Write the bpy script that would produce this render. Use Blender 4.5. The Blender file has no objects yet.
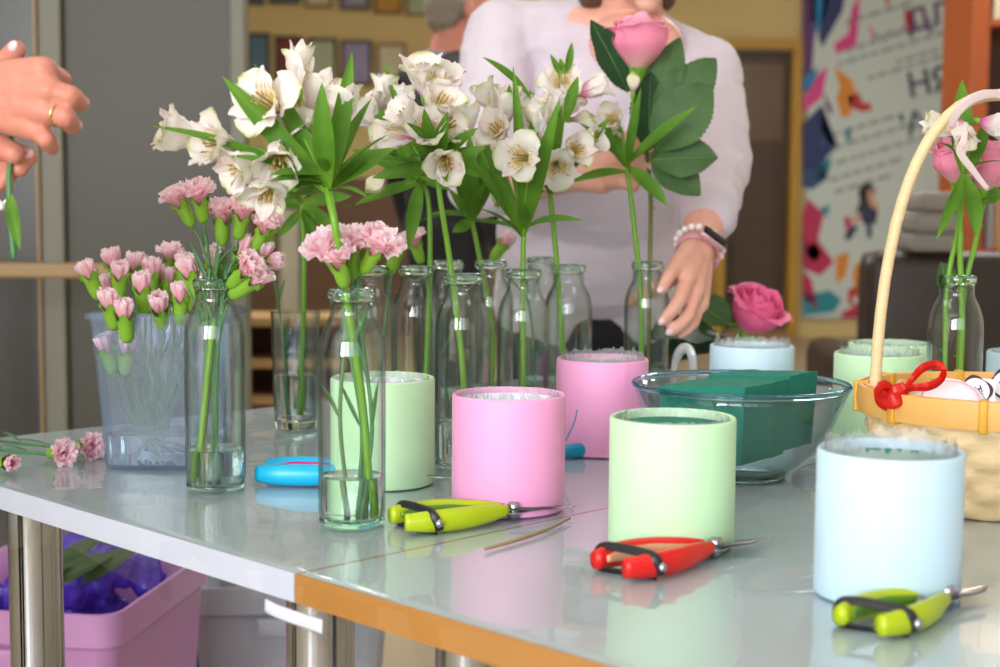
import bpy, bmesh, math, random
from mathutils import Vector as V, Matrix, Quaternion, noise as mnoise
R = math.radians
PI = math.pi
scene = bpy.context.scene
COL = scene.collection
UP = V((0, 0, 1))

# ------------------------------------------------------------------ camera
CAMH, F = 1.0745, 1500.0
PITCH, ROLL = R(5.07), R(0.4)
cd = bpy.data.cameras.new('camera')
cam = bpy.data.objects.new('camera', cd)
COL.objects.link(cam)
fw = V((0, math.cos(PITCH), -math.sin(PITCH)))
r0 = V((1, 0, 0))
u0 = V((0, math.sin(PITCH), math.cos(PITCH)))
rt = r0 * math.cos(ROLL) + u0 * math.sin(ROLL)
upv = u0 * math.cos(ROLL) - r0 * math.sin(ROLL)
cam.matrix_world = Matrix(((rt.x, upv.x, -fw.x, 0), (rt.y, upv.y, -fw.y, 0), (rt.z, upv.z, -fw.z, CAMH), (0, 0, 0, 1)))
cd.sensor_width = 36
cd.lens = 36 * F / 1000
cd.clip_start = .05
cd.clip_end = 60
cd.dof.use_dof = True
cd.dof.focus_distance = 1.66
cd.dof.aperture_fstop = 5.2
scene.camera = cam
CO = V((0, 0, CAMH))
TZ = 0.7515          # top of the film on the tables


def ray(px, py):
    return rt * ((px - 500) / F) + upv * ((333.5 - py) / F) + fw


def D(px, py, y):            # the point at world depth y seen at that pixel
    d = ray(px, py)
    return CO + d * (y / d.y)


def T(px, py, z=TZ):         # the point on a level plane
    d = ray(px, py)
    return CO + d * ((z - CAMH) / d.z)


def G(px, y, z=TZ):          # level-plane point in the column px at depth y
    py = 333.5 + F * math.tan(math.atan((CAMH - z) / y) - PITCH)
    p = D(px, py, y)
    return V((p.x, y, z))


# ------------------------------------------------------------------ materials
def nodes(m):
    m.use_nodes = True
    return m.node_tree.nodes, m.node_tree.links


def mat(name, col, rough=.5, metal=0, var=.0, vscale=20, bump=0, bscale=60, stretch=None, spec=.5,
        coat=0, sheen=0, transl=0, sss=0, alpha=1):
    m = bpy.data.materials.new(name)
    N, L = nodes(m)
    p = N['Principled BSDF']
    p.inputs['Base Color'].default_value = (*col, 1)
    p.inputs['Roughness'].default_value = rough
    p.inputs['Metallic'].default_value = metal
    p.inputs['Specular IOR Level'].default_value = spec
    p.inputs['Coat Weight'].default_value = coat
    p.inputs['Coat Roughness'].default_value = .08
    p.inputs['Sheen Weight'].default_value = sheen
    if sss:
        p.inputs['Subsurface Weight'].default_value = sss
        p.inputs['Subsurface Radius'].default_value = (.012, .005, .003)
        p.inputs['Subsurface Scale'].default_value = .6
    tc = N.new('ShaderNodeTexCoord')
    src = tc.outputs['Object']
    if stretch:
        mp = N.new('ShaderNodeMapping')
        mp.inputs['Scale'].default_value = stretch
        L.new(src, mp.inputs['Vector'])
        src = mp.outputs['Vector']
    nt = N.new('ShaderNodeTexNoise')
    nt.inputs['Scale'].default_value = vscale
    nt.inputs['Detail'].default_value = 4
    L.new(src, nt.inputs['Vector'])
    mx = N.new('ShaderNodeMix')
    mx.data_type = 'RGBA'
    mx.inputs['A'].default_value = (*[max(0, c * (1 - var)) for c in col], 1)
    mx.inputs['B'].default_value = (*[min(1, c * (1 + var)) for c in col], 1)
    L.new(nt.outputs['Fac'], mx.inputs['Factor'])
    L.new(mx.outputs['Result'], p.inputs['Base Color'])
    if bump:
        nb = N.new('ShaderNodeTexNoise')
        nb.inputs['Scale'].default_value = bscale
        nb.inputs['Detail'].default_value = 3
        L.new(src, nb.inputs['Vector'])
        bp = N.new('ShaderNodeBump')
        bp.inputs['Strength'].default_value = bump
        bp.inputs['Distance'].default_value = .004
        L.new(nb.outputs['Fac'], bp.inputs['Height'])
        L.new(bp.outputs['Normal'], p.inputs['Normal'])
    if transl:
        tr = N.new('ShaderNodeBsdfTranslucent')
        L.new(mx.outputs['Result'], tr.inputs['Color'])
        ms = N.new('ShaderNodeMixShader')
        ms.inputs[0].default_value = transl
        L.new(p.outputs[0], ms.inputs[1])
        L.new(tr.outputs[0], ms.inputs[2])
        L.new(ms.outputs[0], N['Material Output'].inputs['Surface'])
    return m


def clear(name, tint=(1, 1, 1), edge=(.55, .7, .66), ior=1.5, rough=.02, boost=1.0, bump=0, bscale=30, haze=0, hazecol=(1, 1, 1), stretch=None):
    """thin clear sheet or wall: lets light straight through, mirrors by Fresnel, absorbs more at grazing angles"""
    m = bpy.data.materials.new(name)
    N, L = nodes(m)
    N.remove(N['Principled BSDF'])
    out = N['Material Output']
    fr = N.new('ShaderNodeFresnel')
    ge = N.new('ShaderNodeNewGeometry')
    io = N.new('ShaderNodeMix')                     # same Fresnel from either side of the thin wall
    io.inputs[2].default_value = ior
    io.inputs[3].default_value = 1 / ior
    L.new(ge.outputs['Backfacing'], io.inputs[0])
    L.new(io.outputs[0], fr.inputs['IOR'])
    mu = N.new('ShaderNodeMath')
    mu.operation = 'MULTIPLY'
    mu.use_clamp = True
    mu.inputs[1].default_value = boost
    L.new(fr.outputs[0], mu.inputs[0])
    lw = N.new('ShaderNodeLayerWeight')
    lw.inputs['Blend'].default_value = .5
    pw = N.new('ShaderNodeMath')
    pw.operation = 'POWER'
    pw.inputs[1].default_value = 2.5
    L.new(lw.outputs['Facing'], pw.inputs[0])
    mx = N.new('ShaderNodeMix')
    mx.data_type = 'RGBA'
    mx.inputs['A'].default_value = (*tint, 1)
    mx.inputs['B'].default_value = (*edge, 1)
    L.new(pw.outputs[0], mx.inputs['Factor'])
    tr = N.new('ShaderNodeBsdfTransparent')
    L.new(mx.outputs['Result'], tr.inputs['Color'])
    gl = N.new('ShaderNodeBsdfGlossy')
    gl.inputs['Roughness'].default_value = rough
    ms = N.new('ShaderNodeMixShader')
    L.new(mu.outputs[0], ms.inputs[0])
    last = tr.outputs[0]
    if haze:
        df = N.new('ShaderNodeBsdfTranslucent')
        df.inputs['Color'].default_value = (*hazecol, 1)
        d2 = N.new('ShaderNodeBsdfDiffuse')
        d2.inputs['Color'].default_value = (*hazecol, 1)
        m2 = N.new('ShaderNodeMixShader')
        m2.inputs[0].default_value = .5
        L.new(df.outputs[0], m2.inputs[1])
        L.new(d2.outputs[0], m2.inputs[2])
        m3 = N.new('ShaderNodeMixShader')
        m3.inputs[0].default_value = haze
        L.new(last, m3.inputs[1])
        L.new(m2.outputs[0], m3.inputs[2])
        last = m3.outputs[0]
    L.new(last, ms.inputs[1])
    L.new(gl.outputs[0], ms.inputs[2])
    if bump:
        tc = N.new('ShaderNodeTexCoord')
        mp = N.new('ShaderNodeMapping')
        mp.inputs['Scale'].default_value = stretch or (1, 1, 1)
        L.new(tc.outputs['Object'], mp.inputs['Vector'])
        nb = N.new('ShaderNodeTexNoise')
        nb.inputs['Scale'].default_value = bscale
        nb.inputs['Detail'].default_value = 2.5
        nb.inputs['Distortion'].default_value = .6
        L.new(mp.outputs[0], nb.inputs['Vector'])
        bp = N.new('ShaderNodeBump')
        bp.inputs['Strength'].default_value = bump
        bp.inputs['Distance'].default_value = .01
        L.new(nb.outputs['Fac'], bp.inputs['Height'])
        L.new(bp.outputs['Normal'], gl.inputs['Normal'])
        L.new(bp.outputs['Normal'], fr.inputs['Normal'])
    L.new(ms.outputs[0], out.inputs['Surface'])
    return m


def glass(name, col=(1, 1, 1), ior=1.5, rough=0.0):
    m = bpy.data.materials.new(name)
    N, L = nodes(m)
    N.remove(N['Principled BSDF'])
    g = N.new('ShaderNodeBsdfGlass')
    g.inputs['Color'].default_value = (*col, 1)
    g.inputs['IOR'].default_value = ior
    g.inputs['Roughness'].default_value = rough
    L.new(g.outputs[0], N['Material Output'].inputs['Surface'])
    return m


def petalmat(name, stops, streak=None, transl=.35, var=.06, edgecol=None):
    """pigment runs along the petal (UV x); streak = (u0, u1, colour) fine dark lines"""
    m = bpy.data.materials.new(name)
    N, L = nodes(m)
    p = N['Principled BSDF']
    p.inputs['Roughness'].default_value = .55
    p.inputs['Specular IOR Level'].default_value = .25
    uv = N.new('ShaderNodeUVMap')
    uv.uv_map = 'uv'
    sx = N.new('ShaderNodeSeparateXYZ')
    L.new(uv.outputs[0], sx.inputs[0])
    cr = N.new('ShaderNodeValToRGB')
    e = cr.color_ramp.elements
    while len(e) < len(stops):
        e.new(.5)
    for k, (pos, c) in enumerate(stops):
        e[k].position = pos
        e[k].color = (*c, 1)
    L.new(sx.outputs['X'], cr.inputs[0])
    colr = cr.outputs[0]
    if streak:
        mp = N.new('ShaderNodeMapping')
        mp.inputs['Scale'].default_value = (5, 26, 1)
        L.new(uv.outputs[0], mp.inputs[0])
        nt = N.new('ShaderNodeTexNoise')
        nt.inputs['Scale'].default_value = 1
        nt.inputs['Detail'].default_value = 1
        L.new(mp.outputs[0], nt.inputs['Vector'])
        th = N.new('ShaderNodeMapRange')
        th.inputs['From Min'].default_value = .58
        th.inputs['From Max'].default_value = .64
        L.new(nt.outputs['Fac'], th.inputs['Value'])
        ms_ = N.new('ShaderNodeMapRange')
        ms_.interpolation_type = 'SMOOTHSTEP'
        ms_.inputs['From Min'].default_value = streak[0]
        ms_.inputs['From Max'].default_value = streak[0] + .12
        L.new(sx.outputs['X'], ms_.inputs['Value'])
        me_ = N.new('ShaderNodeMapRange')
        me_.interpolation_type = 'SMOOTHSTEP'
        me_.inputs['From Min'].default_value = streak[1]
        me_.inputs['From Max'].default_value = streak[1] - .12
        L.new(sx.outputs['X'], me_.inputs['Value'])
        a = N.new('ShaderNodeMath'); a.operation = 'MULTIPLY'
        L.new(th.outputs[0], a.inputs[0]); L.new(ms_.outputs[0], a.inputs[1])
        b = N.new('ShaderNodeMath'); b.operation = 'MULTIPLY'
        L.new(a.outputs[0], b.inputs[0]); L.new(me_.outputs[0], b.inputs[1])
        mx = N.new('ShaderNodeMix'); mx.data_type = 'RGBA'
        L.new(b.outputs[0], mx.inputs['Factor'])
        L.new(colr, mx.inputs['A'])
        mx.inputs['B'].default_value = (*streak[2], 1)
        colr = mx.outputs['Result']
    tc = N.new('ShaderNodeTexCoord')
    n2 = N.new('ShaderNodeTexNoise')
    n2.inputs['Scale'].default_value = 70
    L.new(tc.outputs['Object'], n2.inputs['Vector'])
    m3 = N.new('ShaderNodeMix'); m3.data_type = 'RGBA'; m3.blend_type = 'MULTIPLY'
    mr = N.new('ShaderNodeMapRange')
    mr.inputs['To Min'].default_value = 1 - var
    mr.inputs['To Max'].default_value = 1
    L.new(n2.outputs['Fac'], mr.inputs['Value'])
    m3.inputs['Factor'].default_value = 1
    L.new(colr, m3.inputs['A'])
    L.new(mr.outputs[0], m3.inputs['B'])
    L.new(m3.outputs['Result'], p.inputs['Base Color'])
    tr = N.new('ShaderNodeBsdfTranslucent')
    L.new(m3.outputs['Result'], tr.inputs['Color'])
    ms = N.new('ShaderNodeMixShader')
    ms.inputs[0].default_value = transl
    L.new(p.outputs[0], ms.inputs[1]); L.new(tr.outputs[0], ms.inputs[2])
    L.new(ms.outputs[0], N['Material Output'].inputs['Surface'])
    return m


def s2l(r, g, b):            # 0-255 screen colour to linear
    f = lambda c: c / 12.92 if c <= .04045 else ((c + .055) / 1.055) ** 2.4
    return tuple(f(x / 255) for x in (r, g, b))


# ------------------------------------------------------------------ objects
def wm(o):
    m = Matrix()
    while o:
        m = o.matrix_basis @ m
        o = o.parent
    return m


def link(name, me, m=None, parent=None, smooth=True, world=True):
    if m is not None:
        for q in (m if isinstance(m, (list, tuple)) else [m]):
            me.materials.append(q)
    if smooth:
        me.polygons.foreach_set('use_smooth', [True] * len(me.polygons))
    o = bpy.data.objects.new(name, me)
    COL.objects.link(o)
    if parent:
        o.parent = parent
        if world:
            me.transform(wm(parent).inverted())
    me.update()
    return o


def obj(name, bm, m=None, parent=None, smooth=True, world=True, sharp=None):
    me = bpy.data.meshes.new(name)
    bmesh.ops.recalc_face_normals(bm, faces=bm.faces) if not bm.loops.layers.uv else None
    if sharp:
        for e in bm.edges:
            if len(e.link_faces) == 2 and e.calc_face_angle(0) > sharp:
                e.smooth = False
    bm.to_mesh(me)
    bm.free()
    return link(name, me, m, parent, smooth, world)


def place(o, parent, mw):    # parent o and give it the world matrix mw
    o.parent = parent
    o.matrix_basis = wm(parent).inverted() @ mw


def thing(name, label, cat, loc=(0, 0, 0), group=None, rz=0):
    o = bpy.data.objects.new(name, None)
    o.empty_display_size = .05
    COL.objects.link(o)
    o.location = loc
    o.rotation_euler = (0, 0, rz)
    return tag(o, label, cat, group)


def tag(o, label, cat, group=None):
    o['label'] = label
    o['category'] = cat
    if group:
        o['group'] = group
    return o


def struct(o):
    o['kind'] = 'structure'
    return o


# ------------------------------------------------------------------ shapes
def box(bm, c, s, rz=0, bev=0, mi=0):
    g = bmesh.ops.create_cube(bm, size=1)
    vs = g['verts']
    bmesh.ops.scale(bm, vec=s, verts=vs)
    if bev:
        es = list({e for v in vs for e in v.link_edges})
        r = bmesh.ops.bevel(bm, geom=es, offset=bev, segments=2, affect='EDGES', profile=.6)
        vs = list({v for f in r['faces'] for v in f.verts} | {v for v in vs if v.is_valid})
        # bevel returns only the new faces; gather the whole island
        seen, st = set(vs), list(vs)
        while st:
            v = st.pop()
            for e in v.link_edges:
                w = e.other_vert(v)
                if w not in seen:
                    seen.add(w); st.append(w)
        vs = list(seen)
    if rz:
        bmesh.ops.rotate(bm, verts=vs, cent=(0, 0, 0), matrix=Matrix.Rotation(rz, 3, 'Z'))
    bmesh.ops.translate(bm, verts=vs, vec=c)
    if mi:
        for f in {f for v in vs for f in v.link_faces}:
            f.material_index = mi
    return vs


def boxobj(name, c, s, m, parent=None, rz=0, bev=0):
    bm = bmesh.new()
    box(bm, c, s, rz, bev)
    return obj(name, bm, m, parent, smooth=False)


def lathe(bm, prof, n=48, c=(0, 0, 0), fn=None, closed=False):
    c = V(c)
    rings = []
    for r, z in prof:
        if r < 1e-6:
            rings.append([bm.verts.new(c + V((0, 0, z)))])
        else:
            ring = []
            for k in range(n):
                a = 2 * PI * k / n
                rr = r + (fn(a, z, r) if fn else 0)
                ring.append(bm.verts.new(c + V((rr * math.cos(a), rr * math.sin(a), z))))
            rings.append(ring)
    pairs = list(zip(rings, rings[1:]))
    if closed:
        pairs.append((rings[-1], rings[0]))
    for a, b in pairs:
        if len(a) == 1 and len(b) == 1:
            continue
        for k in range(n):
            k2 = (k + 1) % n
            if len(a) == 1:
                bm.faces.new((a[0], b[k2], b[k]))
            elif len(b) == 1:
                bm.faces.new((a[k], a[k2], b[0]))
            else:
                bm.faces.new((a[k], a[k2], b[k2], b[k]))


def spline(pts, n=8):
    pts = [V(p) for p in pts]
    if len(pts) < 3:
        return [pts[0].lerp(pts[-1], i / n) for i in range(n + 1)]
    q = [pts[0] * 2 - pts[1]] + pts + [pts[-1] * 2 - pts[-2]]
    out = []
    for i in range(1, len(q) - 2):
        a, b, c, d = q[i - 1:i + 3]
        for k in range(n):
            t = k / n
            out.append(.5 * ((2 * b) + (c - a) * t + (2 * a - 5 * b + 4 * c - d) * t * t + (3 * b - a - 3 * c + d) * t ** 3))
    out.append(pts[-1])
    return out


def tube(bm, pts, rad, n=8, flat=1.0, nrm=None, mi=0):
    pts = [V(p) for p in pts]
    if not isinstance(rad, (list, tuple)):
        rad = [rad] * len(pts)
    elif len(rad) != len(pts):
        m = len(rad) - 1
        rr = []
        for i in range(len(pts)):
            t = i / (len(pts) - 1) * m
            k = min(int(t), m - 1)
            rr.append(rad[k] + (rad[k + 1] - rad[k]) * (t - k))
        rad = rr
    t0 = (pts[1] - pts[0]).normalized()
    x = V(nrm) if nrm else (V((0, 0, 1)) if abs(t0.z) < .9 else V((1, 0, 0)))
    rings = []
    for i, p in enumerate(pts):
        t = (pts[min(i + 1, len(pts) - 1)] - pts[max(i - 1, 0)])
        if t.length < 1e-9:
            t = t0
        t = t.normalized()
        x = (x - t * x.dot(t))
        if x.length < 1e-6:
            x = t.orthogonal()
        x.normalize()
        y = t.cross(x)
        rings.append([bm.verts.new(p + (x * math.cos(2 * PI * k / n) * flat + y * math.sin(2 * PI * k / n)) * rad[i]) for k in range(n)])
    fs = []
    for a, b in zip(rings, rings[1:]):
        for k in range(n):
            fs.append(bm.faces.new((a[k], a[(k + 1) % n], b[(k + 1) % n], b[k])))
    fs.append(bm.faces.new(rings[0][::-1]))
    fs.append(bm.faces.new(rings[-1]))
    if mi:
        for f in fs:
            f.material_index = mi


def capsule(bm, p0, r0_, p1, r1_, n=14):
    p0, p1 = V(p0), V(p1)
    ax = p1 - p0
    L = ax.length
    ax = ax.normalized() if L > 1e-7 else V((0, 0, 1))
    pts, rad = [], []
    for a in (-88, -65, -40, -18):
        pts.append(p0 + ax * r0_ * math.sin(R(a))); rad.append(r0_ * math.cos(R(a)))
    pts.append(p0); rad.append(r0_)
    if L > 1e-7:
        pts.append(p1); rad.append(r1_)
    for a in (18, 40, 65, 88):
        pts.append(p1 + ax * r1_ * math.sin(R(a))); rad.append(r1_ * math.cos(R(a)))
    tube(bm, pts, rad, n)


def ellipsoid(bm, c, rad, M=None, n=20):
    g = bmesh.ops.create_uvsphere(bm, u_segments=n, v_segments=n // 2, radius=1)
    m = Matrix.Diagonal((*rad, 1))
    if M is not None:
        m = M.to_4x4() @ m
    bmesh.ops.transform(bm, matrix=Matrix.Translation(V(c)) @ m, verts=g['verts'])


def basis(F_):               # x = right hand side, y = forward F_, z = up
    f = V(F_).normalized()
    r = f.cross(UP).normalized()
    u = r.cross(f)
    return Matrix(((r.x, f.x, u.x), (r.y, f.y, u.y), (r.z, f.z, u.z)))


def bake(o, mods):
    for kind, kw in mods:
        md = o.modifiers.new(kind.lower(), kind)
        for k, v in kw.items():
            setattr(md, k, v)
    bpy.context.view_layer.update()
    dg = bpy.context.evaluated_depsgraph_get()
    me = bpy.data.meshes.new_from_object(o.evaluated_get(dg))
    old = o.data
    o.modifiers.clear()
    o.data = me
    bpy.data.meshes.remove(old)
    me.polygons.foreach_set('use_smooth', [True] * len(me.polygons))
    me.update()
    return o


def blob(name, build, m, parent, voxel, smooth=4, disp=None):
    """grow one continuous surface round overlapping solids"""
    bm = bmesh.new()
    build(bm)
    o = obj(name, bm, m, parent)
    mods = [('REMESH', dict(mode='VOXEL', voxel_size=voxel)), ('SMOOTH', dict(factor=.5, iterations=smooth))]
    bake(o, mods)
    if disp:
        amp, sc, st = disp
        me = o.data
        nv = len(me.vertices)
        co, no = [0.0] * (3 * nv), [0.0] * (3 * nv)
        me.vertices.foreach_get('co', co)
        me.vertex_normals.foreach_get('vector', no)
        for i in range(0, 3 * nv, 3):
            x, y, z = co[i:i + 3]
            d = amp * (mnoise.noise(V((x * sc * st[0], y * sc * st[1], z * sc * st[2]))) + .5 * mnoise.noise(V((x * sc * 2.3 + 7, y * sc * 2.3, z * sc * 2.3 * st[2]))))
            co[i] += no[i] * d; co[i + 1] += no[i + 1] * d; co[i + 2] += no[i + 2] * d
        me.vertices.foreach_set('co', co)
        me.update()
    return o


def leafsheet(bm, p0, p1, w, face, sag=0, cup=.18, nu=12, nv=4, peak=.45, serr=0, twist=0, ruf=0, seed=0):
    """a leaf or strap from p0 to p1, surface looking towards face"""
    p0, p1, face = V(p0), V(p1), V(face).normalized()
    L = (p1 - p0).length
    mid = (p0 + p1) / 2 + face * sag * L
    uvl = bm.loops.layers.uv.get('uv') or bm.loops.layers.uv.new('uv')
    rows = []
    for i in range(nu + 1):
        t = i / nu
        c = p0 * (1 - t) ** 2 + mid * 2 * t * (1 - t) + p1 * t * t
        tg = ((mid - p0) * (1 - t) + (p1 - mid) * t).normalized()
        side = tg.cross(face)
        if side.length < 1e-5:
            side = tg.orthogonal()
        side.normalize()
        if twist:
            side = Quaternion(tg, twist * t) @ side
        nr = side.cross(tg)
        a = math.log(.5) / math.log(peak)
        prof = max(0, math.sin(PI * min(1, t) ** a)) ** .85
        if t == 0:
            prof = .12
        hw = w / 2 * max(prof, .02)
        if serr and i % 2 and 0 < i < nu:
            hw *= 1 + serr
        row = []
        for j in range(nv + 1):
            s = -1 + 2 * j / nv
            rr = ruf * math.sin(t * 19 + s * 3 + seed) * abs(s) * L if ruf else 0
            row.append((bm.verts.new(c + side * s * hw + nr * (abs(s) ** 1.5 * cup * hw * 2 + rr)), t, (s + 1) / 2))
        rows.append(row)
    for a_, b_ in zip(rows, rows[1:]):
        for j in range(nv):
            q = (a_[j], a_[j + 1], b_[j + 1], b_[j])
            f = bm.faces.new([k[0] for k in q])
            for l, k in zip(f.loops, q):
                l[uvl].uv = (k[1], k[2])
# ------------------------------------------------------------------ palette
M = {}
M['yellow_wall'] = mat('yellow wall paint', s2l(212, 192, 138), .8, var=.05, vscale=2)
M['white_wall'] = mat('white wall paint', s2l(225, 222, 214), .8, var=.03, vscale=2)
M['floor'] = mat('beige vinyl floor', s2l(176, 160, 132), .35, var=.12, vscale=6, stretch=(1, 6, 1))
M['panel'] = mat('olive brown panel', s2l(52, 46, 28), .45, var=.05, vscale=3)
M['panel_dark'] = mat('dark brown panel', s2l(36, 33, 27), .3, var=.08, vscale=3)
M['alu'] = mat('painted grey metal', s2l(112, 110, 96), .5, var=.03)
M['rail'] = mat('pale wood rail', s2l(150, 122, 82), .5, var=.15, vscale=8, stretch=(1, 12, 12))
M['gold_frame'] = mat('ochre painted door frame', s2l(184, 142, 44), .45, var=.08)
M['door_brown'] = mat('brown door leaf', s2l(74, 55, 40), .5, var=.12, vscale=4)
M['door_tan'] = mat('tan door glass', s2l(104, 80, 56), .35, var=.1, vscale=3)
M['orange_wood'] = mat('orange brown wood', s2l(160, 78, 36), .4, var=.2, vscale=5, stretch=(8, 8, 1))
M['shelf_dark'] = mat('dark brown wood', s2l(84, 48, 34), .5, var=.15, vscale=5)
M['leather'] = mat('dark brown leather', s2l(42, 30, 26), .4, var=.15, bump=.3, bscale=150)
M['grey_cloth'] = mat('grey cloth', s2l(132, 128, 124), .9, var=.06)
M['white_paper'] = mat('white paper', s2l(236, 234, 230), .7, var=.02)
M['table_top'] = mat('grey white laminate', s2l(196, 210, 217), .3, var=.03, vscale=3)
M['edge_white'] = mat('white edge band', s2l(206, 208, 224), .4, var=.02)
M['edge_wood'] = mat('amber wood edge band', s2l(178, 122, 58), .45, var=.16, vscale=14, bump=.2, bscale=80)
M['chrome'] = mat('chrome', (.42, .43, .47), .08, 1, var=.05)
M['steel'] = mat('steel', (.55, .56, .58), .25, 1, var=.1)
M['dark_steel'] = mat('dark steel', (.12, .12, .13), .35, 1, var=.1)
M['black'] = mat('black plastic', s2l(28, 28, 32), .4, var=.1)

# ------------------------------------------------------------------ room shell
RX0, RX1, RY0, RY1, RH = -3.6, 4.2, -3.2, 12.0, 3.25
struct(boxobj('floor', ((RX0 + RX1) / 2, (RY0 + RY1) / 2, -.05), (RX1 - RX0 + .4, RY1 - RY0 + .4, .1), M['floor']))
struct(boxobj('ceiling', ((RX0 + RX1) / 2, (RY0 + RY1) / 2, RH + .05), (RX1 - RX0 + .4, RY1 - RY0 + .4, .1), M['white_wall']))
struct(boxobj('wall_left', (RX0 - .1, (RY0 + RY1) / 2, RH / 2), (.2, RY1 - RY0, RH), M['white_wall']))
struct(boxobj('wall_right', (RX1 + .1, (RY0 + RY1) / 2, RH / 2), (.2, RY1 - RY0, RH), M['white_wall']))

# back wall with a doorway
dx0, dx1 = D(722, 100, RY1).x, D(795, 100, RY1).x
dtop = D(760, 48, RY1).z
bm = bmesh.new()
box(bm, ((RX0 + dx0) / 2, RY1 + .1, RH / 2), (dx0 - RX0, .2, RH))
box(bm, ((RX1 + dx1) / 2, RY1 + .1, RH / 2), (RX1 - dx1, .2, RH))
box(bm, ((dx0 + dx1) / 2, RY1 + .1, (RH + dtop) / 2), (dx1 - dx0, .2, RH - dtop))
struct(obj('wall_back', bm, M['yellow_wall'], smooth=False))
door = struct(thing('door_1', 'brown door in an ochre frame in the yellow back wall', 'door', ((dx0 + dx1) / 2, RY1, 0)))
bm = bmesh.new()
fwid = .075
for x in (dx0, dx1):
    box(bm, (x, RY1 - .01, dtop / 2), (fwid, .16, dtop), bev=.006)
box(bm, ((dx0 + dx1) / 2, RY1 - .01, dtop + fwid * .3), (dx1 - dx0 + fwid, .16, fwid), bev=.006)
obj('frame', bm, M['gold_frame'], door, smooth=False)
bm = bmesh.new()
cxd = (dx0 + dx1) / 2
wd = dx1 - dx0 - .06
box(bm, (cxd, RY1 + .1, dtop / 2), (wd, .05, dtop - .03))
for zc, hh in ((.45, .6), (1.15, .5)):
    box(bm, (cxd, RY1 + .07, zc), (wd * .7, .02, hh), bev=.006)
leafo = obj('door_leaf', bm, M['door_brown'], door, smooth=False)
boxobj('glazing', (cxd, RY1 + .075, dtop - .42), (wd * .82, .02, .6), M['door_tan'], door)
boxobj('threshold', (cxd, RY1 - .05, .03), (wd, .12, .06), M['rail'], door)
bm = bmesh.new()
tube(bm, [(dx0 + .12, RY1 + .075, 1.05), (dx0 + .12, RY1 + .02, 1.05), (dx0 + .22, RY1 + .02, 1.05)], .01)
obj('door_handle', bm, M['steel'], leafo)

wz = D(330, 178, RY1).z
struct(boxobj('trim_4', ((RX0 + dx0) / 2 - .02, RY1 - .02, wz / 2), (dx0 - RX0 - .1, .03, wz), mat('brown wainscot', s2l(112, 82, 60), .5, var=.12, vscale=5, stretch=(6, 1, 1)), bev=.004))

# wall behind the camera with a wide window band, and one in the right wall
bm = bmesh.new()
wx0, wx1, wz0, wz1 = -3.2, 2.6, .95, 2.85
box(bm, ((RX0 + wx0) / 2, RY0 - .1, RH / 2), (wx0 - RX0, .2, RH))
box(bm, ((RX1 + wx1) / 2, RY0 - .1, RH / 2), (RX1 - wx1, .2, RH))
box(bm, ((wx0 + wx1) / 2, RY0 - .1, wz0 / 2), (wx1 - wx0, .2, wz0))
box(bm, ((wx0 + wx1) / 2, RY0 - .1, (RH + wz1) / 2), (wx1 - wx0, .2, RH - wz1))
struct(obj('wall_rear', bm, M['white_wall'], smooth=False))
bm = bmesh.new()
for k in range(5):
    box(bm, (wx0 + (wx1 - wx0) * k / 4, RY0 - .04, (wz0 + wz1) / 2), (.09, .08, wz1 - wz0), bev=.008)
for z in (wz0, wz0 + 1.3, wz1):
    box(bm, ((wx0 + wx1) / 2, RY0 - .04, z), (wx1 - wx0, .07, .08), bev=.008)
struct(obj('window_1', bm, M['white_paper'], smooth=False))

# partition on the left: metal posts, panels, and a rail in front of it
PY = 4.0
pxR = D(247, 200, PY).x
wl = pxR - RX0
p42, p65, p232 = D(42, 200, PY).x, D(65, 200, PY).x, D(232, 200, PY).x
struct(boxobj('wall_partition', ((p65 + p232) / 2, PY + .03, RH / 2), (p232 - p65, .03, RH), M['panel']))
struct(boxobj('wall_partition_dark', ((RX0 + p42) / 2, PY + .03, RH / 2), (p42 - RX0, .03, RH), M['panel_dark']))
t1 = struct(boxobj('trim_1', ((p42 + p65) / 2, PY + .02, RH / 2), (p65 - p42, .07, RH), M['alu'], bev=.006))
struct(boxobj('trim_2', ((p232 + pxR) / 2, PY + .02, RH / 2), (pxR - p232, .07, RH), M['alu'], bev=.006))
struct(boxobj('trim_3', (p42 - .003, PY - .012, RH / 2), (.007, .03, RH), M['rail']))
RYL = 3.55
ra, rb = D(-120, 269, RYL), D(176, 265, RYL)
rail = thing('handrail', 'pale wooden rail running across the dark partition at left', 'rail', (ra.x, RYL, 0))
bm = bmesh.new()
box(bm, ((ra.x + rb.x) / 2, RYL, ra.z), (rb.x - ra.x, .05, .036), bev=.008)
obj('bar', bm, M['rail'], rail, smooth=False)
for x in (ra.x + .1, rb.x - .04):
    bm = bmesh.new()
    tube(bm, [(x, RYL, ra.z - .01), (x, RYL, .012), (x, RYL, 0)], [.016, .016, .03], 12)
    obj('post', bm, M['dark_steel'], rail)

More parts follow.
